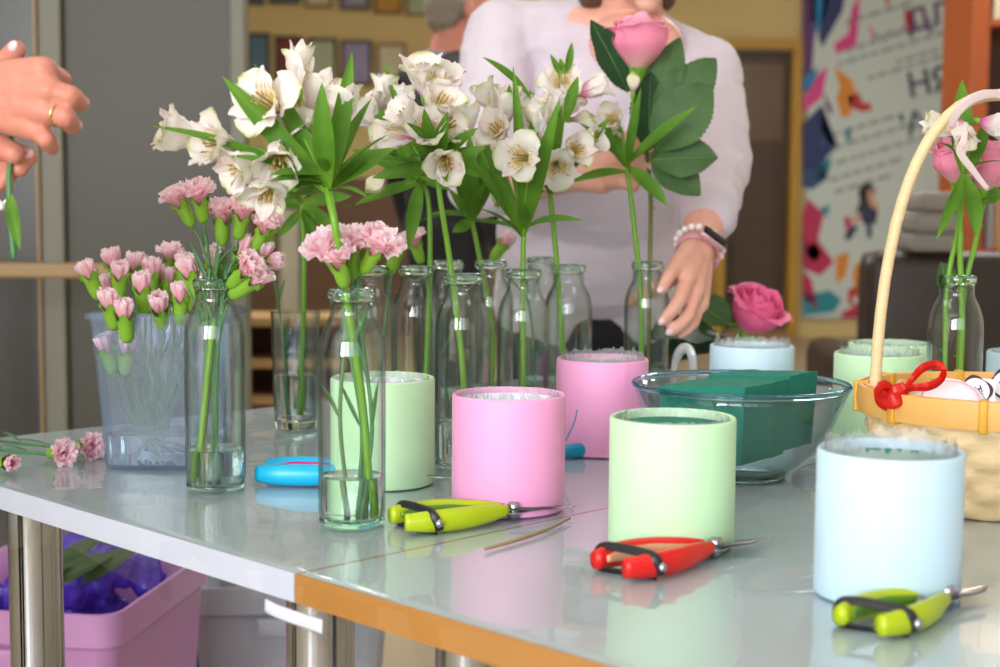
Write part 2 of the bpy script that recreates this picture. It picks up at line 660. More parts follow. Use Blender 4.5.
# framed certificates on the back wall
art = [mat('certificate cream', s2l(212, 206, 176), .6, var=.08, vscale=9),
       mat('certificate blue', s2l(88, 122, 146), .6, var=.35, vscale=9),
       mat('certificate lilac', s2l(154, 150, 190), .6, var=.25, vscale=9),
       mat('certificate red', s2l(120, 52, 44), .6, var=.3, vscale=9),
       mat('certificate green', s2l(176, 190, 160), .6, var=.15, vscale=9),
       mat('certificate gold', s2l(196, 152, 62), .6, var=.25, vscale=9)]
fr_d = mat('dark picture frame', s2l(64, 48, 40), .45, var=.15)
fr_g = mat('bronze picture frame', s2l(128, 92, 46), .4, var=.15)
frames = [  # x0, x1, y0, y1 in the photo, art, frame, inset block, label
    (247, 270, 33, 88, 1, fr_d, 0, 'blue certificate at the left end of the lower row of frames'),
    (275, 303, 36, 96, 3, fr_d, 0, 'dark red framed picture second in the lower row on the yellow wall'),
    (308, 337, 38, 98, 4, fr_d, 5, 'pale green certificate with a gold corner in the lower row'),
    (341, 372, 40, 86, 2, fr_d, 0, 'lilac certificate in a dark frame in the lower row'),
    (376, 406, 43, 96, 0, fr_g, 0, 'cream certificate at the right end of the lower row, near the man'),
    (246, 264, -40, 5, 1, fr_d, 0, 'blue framed picture at the left end of the upper row'),
    (269, 300, -40, 4, 1, fr_d, 2, 'blue picture second in the upper row of frames'),
    (304, 332, -40, 8, 0, fr_g, 0, 'cream certificate in a bronze frame in the middle of the upper row'),
    (340, 370, -40, 10, 2, fr_d, 4, 'pale lilac certificate fourth in the upper row of frames'),
    (374, 402, -38, 14, 5, fr_g, 0, 'gold coloured certificate in the upper row of frames'),
    (406, 432, -38, 16, 4, fr_g, 0, 'pale green certificate at the right end of the upper row beside the man')]
for a, b, c, d, ai, fm, ins, lab in frames:
    y = RY1 - .015
    p, q = D(a, c, y), D(b, d, y)
    cx, cz, w, h = (p.x + q.x) / 2, (p.z + q.z) / 2, q.x - p.x, p.z - q.z
    t = thing('picture_frame', lab, 'picture', (cx, RY1, cz), 'framed certificates on the back wall')
    bm = bmesh.new()
    k = .022
    for s in (-1, 1):
        box(bm, (cx + s * (w / 2 - k / 2), y, cz), (k, .03, h), bev=.004)
        box(bm, (cx, y, cz + s * (h / 2 - k / 2)), (w - 2 * k, .03, k), bev=.004)
    obj('frame', bm, fm, t, smooth=False)
    pic = boxobj('certificate', (cx, y + .006, cz), (w - 2 * k, .008, h - 2 * k), art[ai], t)
    if ins:
        boxobj('emblem', (cx + .02, y, cz - h * .22), ((w - 2 * k) * .5, .006, h * .25), art[ins], pic)

# poster panel beside the door
PYW = RY1 - .06
pA, pB = D(803, 318, PYW), D(952, 318, PYW)
poster = thing('poster_board', 'tall white poster with slanted text and bright shapes beside the door', 'poster', ((pA.x + pB.x) / 2, PYW, pA.z))
ptop = RH - .05
M['poster'] = mat('poster white', s2l(202, 216, 216), .5, var=.03)
boxobj('board', ((pA.x + pB.x) / 2, PYW + .02, (pA.z + ptop) / 2), (pB.x - pA.x, .03, ptop - pA.z), M['poster'], poster)


def flat(name, polys, m, par, y, th=.004):
    bm = bmesh.new()
    for pl in polys:
        a = [bm.verts.new(D(px, py, y)) for px, py in pl]
        f = bm.faces.new(a)
        r = bmesh.ops.extrude_face_region(bm, geom=[f])
        bmesh.ops.translate(bm, verts=[v for v in r['geom'] if isinstance(v, bmesh.types.BMVert)], vec=(0, th, 0))
    return obj(name, bm, m, par, smooth=False)


PC = lambda n, c: mat('poster ' + n, s2l(*c), .5, var=.12, vscale=4)
pcs = dict(purple=PC('purple', (92, 44, 112)), blue=PC('blue', (30, 132, 200)), navy=PC('navy', (34, 48, 108)), pink=PC('pink', (222, 70, 150)),
           teal=PC('teal', (34, 140, 160)), orange=PC('orange', (220, 142, 52)), red=PC('red', (196, 52, 60)), rose=PC('crimson', (190, 40, 92)),
           dblue=PC('deep blue', (40, 78, 128)), ink=PC('ink', (52, 54, 90)), grey=PC('grey', (140, 148, 158)), dark=PC('dark', (44, 34, 44)),
           skin=PC('skin', (214, 160, 132)), yellow=PC('yellow', (226, 176, 60)))
yy = PYW + .004
shapes = [
    ('purple', [[(803, -30), (815, -30), (816, 20), (812, 72), (803, 76)]]),
    ('blue', [[(811, -10), (832, -20), (826, 12), (816, 34), (811, 14)], [(803, 78), (818, 66), (815, 88), (803, 92)]]),
    ('navy', [[(828, -30), (848, -30), (843, 10), (822, 48), (818, 36)], [(803, 124), (822, 104), (838, 146), (826, 158), (812, 168), (803, 170)]]),
    ('pink', [[(852, 8), (860, -5), (858, 30), (856, 46), (836, 54), (834, 44), (848, 34)], [(820, 72), (828, 66), (822, 98), (804, 112), (803, 98)], [(868, 24), (876, 34), (872, 36)]]),
    ('dblue', [[(803, 170), (826, 158), (828, 178), (812, 190), (803, 186)], [(820, 110), (836, 142), (822, 148)]]),
    ('teal', [[(845, 130), (852, 126), (850, 142), (846, 140)], [(818, 166), (832, 156), (830, 170), (818, 180)], [(820, 208), (830, 204), (828, 216), (820, 216)], [(803, 296), (830, 290), (842, 300), (834, 312), (803, 316)]]),
    ('orange', [[(834, 66), (852, 80), (856, 92), (850, 116), (842, 118), (836, 98), (840, 88)], [(856, 262), (872, 272), (868, 300), (858, 296), (852, 276)], [(836, 256), (850, 252), (846, 276), (836, 284)]]),
    ('red', [[(846, 96), (858, 92), (864, 104), (870, 102), (872, 110), (862, 112), (852, 108)], [(904, 8), (912, 12), (914, 28), (906, 32)], [(884, -6), (890, -6), (888, 10)], [(848, 290), (858, 284), (866, 292), (862, 298), (854, 296), (852, 302), (866, 306), (864, 311), (848, 304)]]),
    ('rose', [[(808, 198), (824, 214), (818, 240), (834, 262), (820, 276), (803, 268), (803, 214)], [(803, 270), (812, 280), (818, 312), (803, 296)], [(842, 312), (856, 306), (868, 310), (864, 317), (842, 318)]]),
    ('purple', [[(824, 92), (832, 108), (832, 116), (826, 108)], [(803, 240), (810, 250), (806, 262), (803, 262)]]),
    ('yellow', [[(812, 240), (822, 252), (816, 262), (806, 256)], [(880, 280), (890, 276), (888, 300), (878, 298)]])]
for cn, pl in shapes:
    for one in pl:
        flat('coloured_shape', [one], pcs[cn], poster, yy)
gi = flat('figure_drawing', [[(858, 190), (864, 183), (872, 184), (876, 192), (872, 200), (864, 214), (856, 212), (860, 202)]], pcs['dark'], poster, yy - .004)
for nm_, pl in (('drawn_face', [(868, 190), (874, 190), (874, 200), (868, 202)]), ('drawn_arm', [(856, 214), (862, 216), (856, 224), (852, 222)]), ('drawn_arm', [(872, 200), (880, 206), (878, 210), (870, 206)])):
    flat(nm_, [pl], pcs['skin'], gi, yy - .008)
for nm_, pl in (('drawn_dress', [(862, 206), (872, 204), (878, 212), (876, 224), (866, 226), (860, 218)]), ('drawn_boot', [(846, 232), (856, 224), (858, 228), (850, 240), (845, 240)]), ('drawn_boot', [(866, 226), (872, 226), (872, 236), (868, 240)])):
    flat(nm_, [pl], pcs['ink'], gi, yy - .006)
flat('drawn_bag', [[(844, 218), (850, 216), (852, 228), (846, 230)]], pcs['rose'], gi, yy - .006)
rnd = random.Random(3)
lines = []
for (x0, y0, x1) in ((846, 52, 908), (838, 66, 938), (868, 80, 938), (896, 64, 940), (834, 136, 892), (832, 150, 900), (836, 165, 925), (830, 182, 900), (834, 194, 890), (846, 24, 900), (872, 40, 930)):
    x = x0
    lines = []
    while x < x1:
        w = rnd.uniform(5, 13)
        ya = y0 - (x - x0) * .30
        yb = ya - w * .30
        lines.append([(x, ya), (x + w, yb), (x + w, yb - 3.4), (x, ya - 3.4)])
        x += w + 3
    o = flat('text_line', lines, pcs['grey'], poster, yy)
    o['kind'] = 'stuff'


def lettering(txt, px, py, size, m, par, y, rot=0):
    cu = bpy.data.curves.new('lettering', 'FONT')
    cu.body = txt
    cu.size = size
    cu.extrude = .002
    cu.offset = .004
    o = bpy.data.objects.new('lettering', cu)
    COL.objects.link(o)
    cu.materials.append(m)
    me = bpy.data.meshes.new_from_object(o)
    bpy.data.objects.remove(o)
    o = bpy.data.objects.new('lettering', me)
    COL.objects.link(o)
    place(o, par, Matrix.Translation(D(px, py, y)) @ Matrix.Rotation(rot, 4, 'Y') @ Matrix.Rotation(R(90), 4, 'X'))
    return o


lettering('НЯ', 909, 98, .27, pcs['ink'], poster, yy - .004, R(-12))
lettering("'А", 902, 137, .25, pcs['ink'], poster, yy - .004, R(-12))
lettering('ДЛЯ', 908, 33, .24, pcs['purple'], poster, yy - .004, R(-14))

# bookcase at the right
BY = 6.0
bx0 = D(941, 100, BY + .4).x
bw = 1.15
bk = thing('bookcase', 'orange-brown wooden bookcase with open shelves at the right edge', 'bookcase', (bx0 + bw / 2, BY + .2, 0))
zs = [D(960, y, BY + .01).z for y in (252, 120, 22)]
for s in (0, 1):
    boxobj('side_panel', (bx0 + .035 + s * (bw - .07), BY + .2, 1.15), (.07, .4, 2.3), M['orange_wood'], bk, bev=.004)
boxobj('back_panel', (bx0 + bw / 2, BY + .39, 1.15), (bw - .1, .02, 2.3), M['shelf_dark'], bk)
for z in zs + [2.27]:
    boxobj('shelf', (bx0 + bw / 2, BY + .2, z), (bw - .12, .38, .028), M['shelf_dark'] if z == zs[1] else M['orange_wood'], bk)
for s in (0, 1):
    dd = boxobj('door', (bx0 + .07 + (bw - .14) * (.25 + .5 * s), BY + .005, (zs[0] - .014) / 2 + .03), ((bw - .15) / 2, .02, zs[0] - .1), M['orange_wood'], bk, bev=.004)
    bm = bmesh.new()
    ellipsoid(bm, (bx0 + bw / 2 + (s * 2 - 1) * .05, BY - .02, zs[0] - .12), (.012, .014, .012))
    obj('knob', bm, M['steel'], dd)
boxobj('plinth', (bx0 + bw / 2, BY + .2, .03), (bw - .14, .36, .06), M['shelf_dark'], bk)
bcol = [mat('book teal', s2l(40, 128, 118), .5), mat('book tan', s2l(170, 130, 90), .6), mat('book red', s2l(150, 48, 44), .5), mat('book grey', s2l(140, 142, 150), .5), mat('book blue', s2l(62, 92, 140), .5), mat('book cream', s2l(212, 200, 172), .6)]
cname = ['teal', 'tan', 'red', 'grey', 'blue', 'cream']
rnd = random.Random(8)
oth = ['between its row mates', 'beside a thicker book', 'leaning on its neighbour']
for shelf_i, (z, seq) in enumerate(((zs[2] + .014, (5, 4, 1, 2, 3, 0, 5, 1)), (zs[0] + .014, (3, 1, 0, 2, 4, 5, 0, 3)))):
    x = bx0 + .10
    rown = ('top', 'lower')[shelf_i]
    cnt = {}
    for k, ci in enumerate(seq):
        w, h, dp = rnd.uniform(.028, .05), rnd.uniform(.2, .27), rnd.uniform(.15, .19)
        if shelf_i == 1 and k == 2:
            h = .27
        ordn = ('first', 'second', 'third', 'fourth', 'fifth', 'sixth', 'seventh', 'eighth')[k]
        t = thing('book', '%s book standing %s from the left on the %s shelf' % (cname[ci], ordn, rown), 'book', (x + w / 2, BY + .15, z), 'books on the %s shelf' % rown)
        bm = bmesh.new()
        for s in (-1, 1):
            box(bm, (x + w / 2 + s * (w / 2 - .0015), BY + .06 + dp / 2, z + h / 2), (.003, dp, h))
        tube(bm, [(x + w / 2, BY + .06, z), (x + w / 2, BY + .06, z + h)], w / 2, 10, flat=.35, nrm=(0, 1, 0))
        obj('cover', bm, bcol[ci], t, smooth=False)
        boxobj('pages', (x + w / 2, BY + .065 + dp / 2, z + h / 2), (w - .007, dp - .012, h - .01), M['white_paper'], t)
        x += w + .004

# armchair and grey cushions
AY = 4.6
ax0, ax1 = D(884, 250, AY).x, D(975, 250, AY).x
atop = D(920, 252, AY).z
ac = thing('armchair', 'dark brown leather armchair in front of the bookcase', 'armchair', ((ax0 + ax1) / 2 + .12, AY + .3, 0))
acx = (ax0 + ax1) / 2 + .12
aw = .62
bm = bmesh.new(); box(bm, (acx, AY + .33, .31), (aw - .2, .5, .22), bev=.05); obj('seat', bm, M['leather'], ac)
bm = bmesh.new(); box(bm, (acx, AY + .07, atop / 2 + .08), (aw, .17, atop - .16), bev=.05); obj('backrest', bm, M['leather'], ac)
for s in (-1, 1):
    bm = bmesh.new(); box(bm, (acx + s * (aw / 2 - .01), AY + .32, .36), (.14, .62, .5), bev=.05); obj('armrest', bm, M['leather'], ac)
for sx in (-1, 1):
    for sy in (.05, .55):
        bm = bmesh.new(); tube(bm, [(acx + sx * .24, AY + sy, .13), (acx + sx * .25, AY + sy, 0)], [.025, .017], 10); obj('leg', bm, M['shelf_dark'], ac)
for (a, b, c, d, lab) in ((908, 962, 233, 252, 'wide grey cushion lying on the back of the dark armchair'), (912, 960, 212, 233, 'middle grey cushion of the stepped pile on the armchair'), (918, 960, 192, 212, 'topmost smaller grey cushion of the pile on the armchair')):
    p, q = D(a, c, AY), D(b, d, AY)
    bm = bmesh.new()
    box(bm, ((p.x + q.x) / 2, AY + .07, (p.z + q.z) / 2), (q.x - p.x, .2, p.z - q.z), bev=.018)
    o = obj('cushion', bm, M['grey_cloth'])
    tag(o, lab, 'cushion', 'grey cushions on the armchair')

# low shelf unit and pale panel seen between the bottles on the left
SY = 6.5
sx0, sx1 = D(196, 340, SY).x, D(352, 340, SY).x
su = thing('low_shelf', 'low wooden shelf unit with cream shelves behind the glass tumbler', 'shelf', ((sx0 + sx1) / 2, SY + .2, 0))
stop = D(270, 322, SY).z
for s in (sx0, sx1):
    boxobj('side_panel', (s, SY + .2, stop / 2), (.03, .4, stop), M['shelf_dark'], su)
boxobj('back_panel', ((sx0 + sx1) / 2, SY + .39, stop / 2), (sx1 - sx0, .02, stop), M['shelf_dark'], su)
for z in (stop, stop * .66, stop * .36, .04):
    boxobj('shelf', ((sx0 + sx1) / 2, SY + .2, z), (sx1 - sx0, .4, .035), M['rail'], su)
boxobj('drawer', ((sx0 + sx1) / 2, SY + .02, stop * .2), (sx1 - sx0 - .06, .03, stop * .22), mat('dark red drawer', s2l(110, 36, 32), .5, var=.1), su)
p, q = D(279, 206, SY + .2), D(301, 306, SY + .2)
t = thing('document_stand', 'pale framed sheet standing on the low shelf behind the tumbler', 'frame', ((p.x + q.x) / 2, SY + .2, stop))
boxobj('sheet', ((p.x + q.x) / 2, SY + .2, (p.z + stop + .0175) / 2), (q.x - p.x, .012, p.z - stop - .0175), mat('pale sheet', s2l(170, 166, 150), .6, var=.05), t)
bm = bmesh.new()
for s in (p.x, q.x):
    box(bm, (s, SY + .197, (p.z + stop + .0175) / 2), (.014, .02, p.z - stop - .0175))
box(bm, ((p.x + q.x) / 2, SY + .197, p.z), (q.x - p.x + .014, .02, .014))
obj('border', bm, M['alu'], t, smooth=False)
# ------------------------------------------------------------------ two tables set edge to edge, turned 45 degrees
TU = V((.7071, .7071, 0))      # from the front edge to the back
TV = V((.7071, -.7071, 0))     # along the front edge
_f = (T(0, 487, .75) + T(292, 573, .75)) / 2
TC = TU * _f.dot(TU) + TV * T(0, 438, .75).dot(TV)
TC.z = 0
TL = 1.5


def tp(u, v, z=0):
    return TC + TU * u + TV * v + V((0, 0, z))


def tbox(bm, u0, u1, v0, v1, z0, z1, bev=0):
    c = tp((u0 + u1) / 2, (v0 + v1) / 2, (z0 + z1) / 2)
    box(bm, c, (u1 - u0, v1 - v0, z1 - z0), rz=R(45), bev=bev)


def table(label, v0, v1, edge_m, legs):
    t = thing('folding_table', label, 'table', tp(TL / 2, (v0 + v1) / 2))
    bm = bmesh.new()
    tbox(bm, .002, TL - .002, v0 + .002, v1 - .002, .7252, .75)
    obj('tabletop', bm, M['table_top'], t, smooth=False)
    e = .0022
    for nm, a in (('edge_band', (0, e, v0, v1)), ('edge_band', (TL - e, TL, v0, v1)), ('edge_band', (e, TL - e, v0, v0 + e)), ('edge_band', (e, TL - e, v1 - e, v1))):
        bm = bmesh.new()
        tbox(bm, a[0], a[1], a[2], a[3], .7245, .7503)
        obj(nm, bm, edge_m, t, smooth=False)
    bm = bmesh.new()
    for v in (v0 + .09, v1 - .09):
        tbox(bm, .08, TL - .08, v - .012, v + .012, .69, .7252)
    obj('apron_rail', bm, M['dark_steel'], t, smooth=False)
    for (u, v) in legs:
        bm = bmesh.new()
        b = tp(u, v)
        lathe(bm, [(0, .03), (.032, .03), (.032, .724), (0, .724)], 28, (b.x, b.y, 0))
        lg = obj('leg', bm, M['chrome'], t, sharp=R(40))
        bm = bmesh.new()
        lathe(bm, [(0, 0), (.034, 0), (.036, .01), (.036, .032), (0, .032)], 24, (b.x, b.y, 0))
        obj('foot_cap', bm, M['black'], lg, sharp=R(40))
    return t


SEAM = (T(294, 574, .75) - TC).dot(TV)
tl = table('white-edged table at the left standing on chrome legs', 0, SEAM - .0006, M['edge_white'],
           [(.09, .23), (.075, SEAM - .06), (TL - .1, .1), (TL - .1, .74)])
tr_ = table('wood-edged table at the right with amber edge band', SEAM + .0006, SEAM + .86, M['edge_wood'],
            [(.09, SEAM + .13), (.09, SEAM + .78), (TL - .1, SEAM + .1), (TL - .1, SEAM + .76)])
# loose strip of edging hanging at the corner
bm = bmesh.new()
pa = [T(262, 585, .733), T(290, 594, .733), T(330, 597, .733)]
pts = [tp(-.006, SEAM - .035, .7165), tp(-.008, SEAM - .01, .715), tp(-.009, SEAM + .05, .715)]
tube(bm, spline(pts, 6), .0065, 8, flat=.14, nrm=(TU.x, TU.y, 0))
obj('loose_edging', bm, M['edge_white'], tl)

# clear film spread over both tables
M['film'] = clear('clear film', (.97, .98, .985), (.86, .9, .92), 1.5, .03, 1.0, bump=.17, bscale=8, stretch=(1, 1, 1))
bm = bmesh.new()
NU, NV = 110, 130
V1 = SEAM + .862
rows = []
prof = [(-.006, -.055), (-.005, -.03), (-.003, -.008), (-.001, -.001)] + [(TL * i / NU, 0) for i in range(NU + 1)]
for (u, dz) in prof:
    row = []
    for j in range(NV + 1):
        v = -.001 + (V1 + .002) * j / NV
        z = .7508 + dz
        if u >= 0:
            q = abs(v - SEAM)
            wr = max(0, 1 - abs(v - .45) / .5) * max(0, 1 - u / .9)
            z += (.0003 + .0011 * wr) * (1 - 2 * abs(mnoise.noise(V((u * 11 + v * 3, v * 7, 0))))) - .0006 * wr + .0008 * math.exp(-(q / .06) ** 2) * max(0, mnoise.noise(V((u * 14, v * 30, 3)))) * max(0, 1 - u * 2)
        else:
            z += dz * .5 * mnoise.noise(V((v * 5, 4, 1)))
            u2 = .004 * mnoise.noise(V((v * 14, dz * 40, 2)))
        row.append(bm.verts.new(tp(u + (u2 if u < -.002 else 0), v, z)))
    rows.append(row)
for a, b in zip(rows, rows[1:]):
    for j in range(NV):
        bm.faces.new((a[j], a[j + 1], b[j + 1], b[j]))
film = obj('plastic_film', bm, M['film'])
tag(film, 'clear plastic film spread over both tables', 'film')

# ------------------------------------------------------------------ boxes below the tables
def tote(label, cx, cy, w, d, h, rz, m, tap=.88):
    t = thing('storage_box', label, 'box', (cx, cy, 0), None, rz)
    bm = bmesh.new()
    mw = wm(t)

    def ring(sc, z):
        pts = []
        rr = .035
        for (sx, sy, a0) in ((1, 1, 0), (-1, 1, 90), (-1, -1, 180), (1, -1, 270)):
            for k in range(5):
                a = R(a0 + 22.5 * k)
                pts.append(bm.verts.new(mw @ V((sx * (w / 2 * sc - rr) + rr * math.cos(a), sy * (d / 2 * sc - rr) + rr * math.sin(a), z))))
        return pts
    rs = [ring(tap, 0), ring(tap + (1 - tap) * .95, h - .06), ring(1.0, h - .055), ring(1.035, h - .05), ring(1.035, h), ring(1.0, h), ring(.97, h - .01), ring(tap - .03, .006)]
    for a, b in zip(rs, rs[1:]):
        for k in range(20):
            bm.faces.new((a[k], a[(k + 1) % 20], b[(k + 1) % 20], b[k]))
    bm.faces.new(rs[0][::-1]); bm.faces.new(rs[-1])
    obj('body', bm, m, t, sharp=R(45))
    for s in (-1, 1):
        bm = bmesh.new()
        vs = box(bm, (0, 0, 0), (.12, .02, .035), bev=.006)
        bmesh.ops.transform(bm, matrix=mw @ Matrix.Translation((0, s * d / 2 * 1.03, h - .075)), verts=vs)
        obj('handle', bm, m, t)
    return t


M['lilac_plastic'] = mat('lilac plastic', s2l(206, 150, 206), .4, var=.04)
M['grey_plastic'] = mat('grey plastic', s2l(176, 180, 192), .4, var=.04)
M['violet_bag'] = mat('violet plastic bag', s2l(84, 58, 186), .25, var=.3, vscale=12)
M['blue_cloth'] = mat('dark blue cloth', s2l(24, 48, 120), .8, var=.1)
M['leaf_dark'] = mat('dark green leaf', s2l(60, 84, 40), .45, var=.2, vscale=30, transl=.15)
c1 = D(60, 600, 2.22)
bxA = tote('lilac plastic box holding a violet bag under the left table', c1.x - .06, 2.42, .36, .42, .455, R(-8), M['lilac_plastic'])
c2 = D(252, 600, 2.6)
bxB = tote('grey plastic box with an orange sticker under the left table', c2.x + .035, 2.92, .36, .4, .36, R(4), M['grey_plastic'])
st = bxB
bm = bmesh.new()
vs = box(bm, (0, 0, 0), (.055, .002, .05), bev=.0008)
bmesh.ops.transform(bm, matrix=wm(bxB) @ Matrix.Translation((.035, -.190, .25)) @ Matrix.Rotation(R(3), 4, 'X'), verts=vs)
sk = obj('sticker', bm, mat('orange sticker', s2l(226, 92, 40), .5), bxB, smooth=False)
bm = bmesh.new()
for (dx, dz, w, h) in ((-.012, .004, .014, .012), (.006, -.002, .016, .014), (-.002, -.014, .03, .004)):
    vs = box(bm, (0, 0, 0), (w, .001, h))
    bmesh.ops.transform(bm, matrix=wm(bxB) @ Matrix.Translation((.035 + dx, -.1925, .25 + dz)), verts=vs)
obj('sticker_mark', bm, M['white_paper'], sk, smooth=False)
# crumpled bag
A0 = wm(bxA)
def bag(bm):
    rnd = random.Random(5)
    for k in range(26):
        q = A0 @ V((rnd.uniform(-.125, .125), rnd.uniform(-.12, .15), rnd.uniform(.12, .40)))
        ellipsoid(bm, q, (rnd.uniform(.03, .05), rnd.uniform(.03, .05), rnd.uniform(.05, .1)), None, 12)
    for k in range(12):
        q = A0 @ V((rnd.uniform(-.12, .13), rnd.uniform(.0, .16), .44 + rnd.uniform(-.03, .03)))
        ellipsoid(bm, q, (.03, .03, .045), None, 12)
o = blob('plastic_bag', bag, M['violet_bag'], None, .006, 2, (.014, 34, (1, 1, .8)))
tag(o, 'crumpled violet plastic bag stuffed into the lilac box', 'bag')
rnd = random.Random(4)
for k, (lx, ly, lab) in enumerate(((-.02, -.1, 'cut green leaf lying at the front of the violet bag'), (.03, -.09, 'broad cut leaf in the middle of the lilac box'), (.07, -.07, 'cut leaf nearest the right wall of the lilac box'), (.0, -.05, 'dark cut leaf behind the others in the lilac box'))):
    bm = bmesh.new()
    q = A0 @ V((lx, ly, .462))
    leafsheet(bm, q, q + V((.09, .03, .035 + .01 * k)), .035, (.1, -.6, .8), .12)
    o = obj('cut_leaf', bm, M['leaf_dark'])
    tag(o, lab, 'leaf', 'cut leaves in the lilac box')
# blue cloth bag between the boxes
def bcl(bm):
    b = D(183, 620, 3.3)
    capsule(bm, (b.x, 3.30, .09), .085, (b.x, 3.30, .30), .07)
    capsule(bm, (b.x - .06, 3.34, .07), .07, (b.x - .03, 3.32, .27), .05)
o = blob('cloth_bag', bcl, M['blue_cloth'], None, .012, 2, (.006, 20, (1, 1, .5)))
tag(o, 'dark blue cloth bag standing behind the lilac and grey boxes', 'bag')
# ------------------------------------------------------------------ paper covered round boxes
M['pot_pink'] = mat('pink paper', s2l(244, 162, 210), .55, var=.015, sheen=.1)
M['pot_green'] = mat('mint green paper', s2l(196, 234, 190), .55, var=.015, sheen=.1)
M['pot_blue'] = mat('pale blue paper', s2l(196, 222, 240), .5, var=.015, sheen=.1)
M['foam'] = mat('green floral foam', s2l(24, 122, 104), .9, var=.14, vscale=90, bump=.5, bscale=400)
M['liner'] = clear('crinkled cellophane', (.93, .94, .96), (.7, .74, .78), 1.5, .10, 1.0, bump=.9, bscale=90, haze=.34, hazecol=(.9, .91, .93))
M['liner_white'] = mat('white inner film', s2l(226, 224, 232), .25, var=.06, bump=.5, bscale=60)


def pot(label, px, y, m, foam=True, seam=None, R_=.059, h=.1215, liner=True, crink=.4):
    b = G(px - 2.5, y)
    t = thing('flower_box', label, 'box', b, 'paper covered round flower boxes')
    sa = seam if seam is not None else R(90)
    bm = bmesh.new()
    fn = lambda a, z, r: .0009 * (((a - sa) / (2 * PI)) % 1) if r > R_ - .003 else 0
    lathe(bm, [(0, 0), (R_ - .003, 0), (R_ - .0008, .0012), (R_, .003), (R_, h - .003), (R_ - .0006, h - .001), (R_ - .0018, h),
               (R_ - .003, h - .001), (R_ - .0035, h - .003), (R_ - .0035, .004), (0, .004)], 96, b, fn)
    obj('body', bm, m, t, sharp=R(50))
    if foam:
        bm = bmesh.new()
        rnd = random.Random(int(px))
        lathe(bm, [(0, .006), (R_ - .0075, .006), (R_ - .007, h - .012), (R_ - .009, h - .0075), (R_ * .5, h - .006), (0, h - .0055)], 48, b)
        obj('floral_foam', bm, M['foam'], t, sharp=R(50))
    if liner:
        bm = bmesh.new()
        s = px * .13
        n = 150
        rings = []
        for i, (r, z) in enumerate(((R_ - .0055, h - .05), (R_ - .005, h - .02), (R_ - .0052, h - .012), (R_ - .005, h - .004), (R_ - .0055, h - .0012 + .004 * crink))):
            ring = []
            for k in range(n):
                a = 2 * PI * k / n
                q = mnoise.noise(V((math.cos(a) * 9 + s, math.sin(a) * 9, z * 60)))
                q2 = mnoise.noise(V((math.cos(a) * 26 + s, math.sin(a) * 26, i * .7)))
                rr = r - abs(q) * .0035 - abs(q2) * .002
                zz = z + ((q2 * .0030 + max(0, q) * .006) * crink if i >= 3 else 0)
                ring.append(bm.verts.new(b + V((rr * math.cos(a), rr * math.sin(a), zz))))
            rings.append(ring)
        for a_, b_ in zip(rings, rings[1:]):
            for k in range(n):
                bm.faces.new((a_[k], a_[(k + 1) % n], b_[(k + 1) % n], b_[k]))
        obj('liner', bm, M['liner'], t)
        if not foam:
            bm = bmesh.new()
            lathe(bm, [(R_ - .0062, h - .006), (R_ - .0064, h - .05), (0, h - .052)], 60, b,
                  lambda a, z, r: .0012 * mnoise.noise(V((math.cos(a) * 12, math.sin(a) * 12, z * 40))) if r > .03 else 0)
            obj('inner_film', bm, M['liner_white'], t)
    return t


P1 = pot('pink round box with white film inside, in front of the tall bottles', 510.3, 1.562, M['pot_pink'], False, R(60))
P2 = pot('pink round box filled with green foam behind the blue-handled secateurs', 604, 1.925, M['pot_pink'], True, R(300), crink=1.8)
P3 = pot('mint green round box with the red secateurs lying before it', 673, 1.402, M['pot_green'], True, R(80))
P4 = pot('mint green round box seen through the bottle of pink carnations', 385, 1.70, M['pot_green'], False, R(80))
P5 = pot('pale blue round box at front right by the yellow-green secateurs', 888.5, 1.222, M['pot_blue'], True, R(80), crink=1.8)
P6 = pot('pale blue round box behind the glass bowl, near the lying rose', 753, 2.12, M['pot_blue'], True, R(292), crink=1.8)
P7 = pot('mint green round box with a paper seam behind the basket handle', 879, 2.02, M['pot_green'], True, R(262), crink=1.8)
P8 = pot('mint green round box mostly hidden behind another by the basket', 890, 2.165, M['pot_green'], True, R(90))
P9 = pot('pale blue round box cut off by the right edge behind the basket', 1031, 2.05, M['pot_blue'], True, R(90))

# ------------------------------------------------------------------ glass bottles
M['bottle_wall'] = clear('bottle glass', (.962, .986, .974), (.28, .42, .36), 1.5, .015, 1.3)
M['bottle_solid'] = glass('thick bottle glass', (.90, .97, .94), 1.48)
M['water'] = glass('water', (.97, .99, .985), 1.33)
BR, BH = .0335, .2355
rnd_b = random.Random(11)


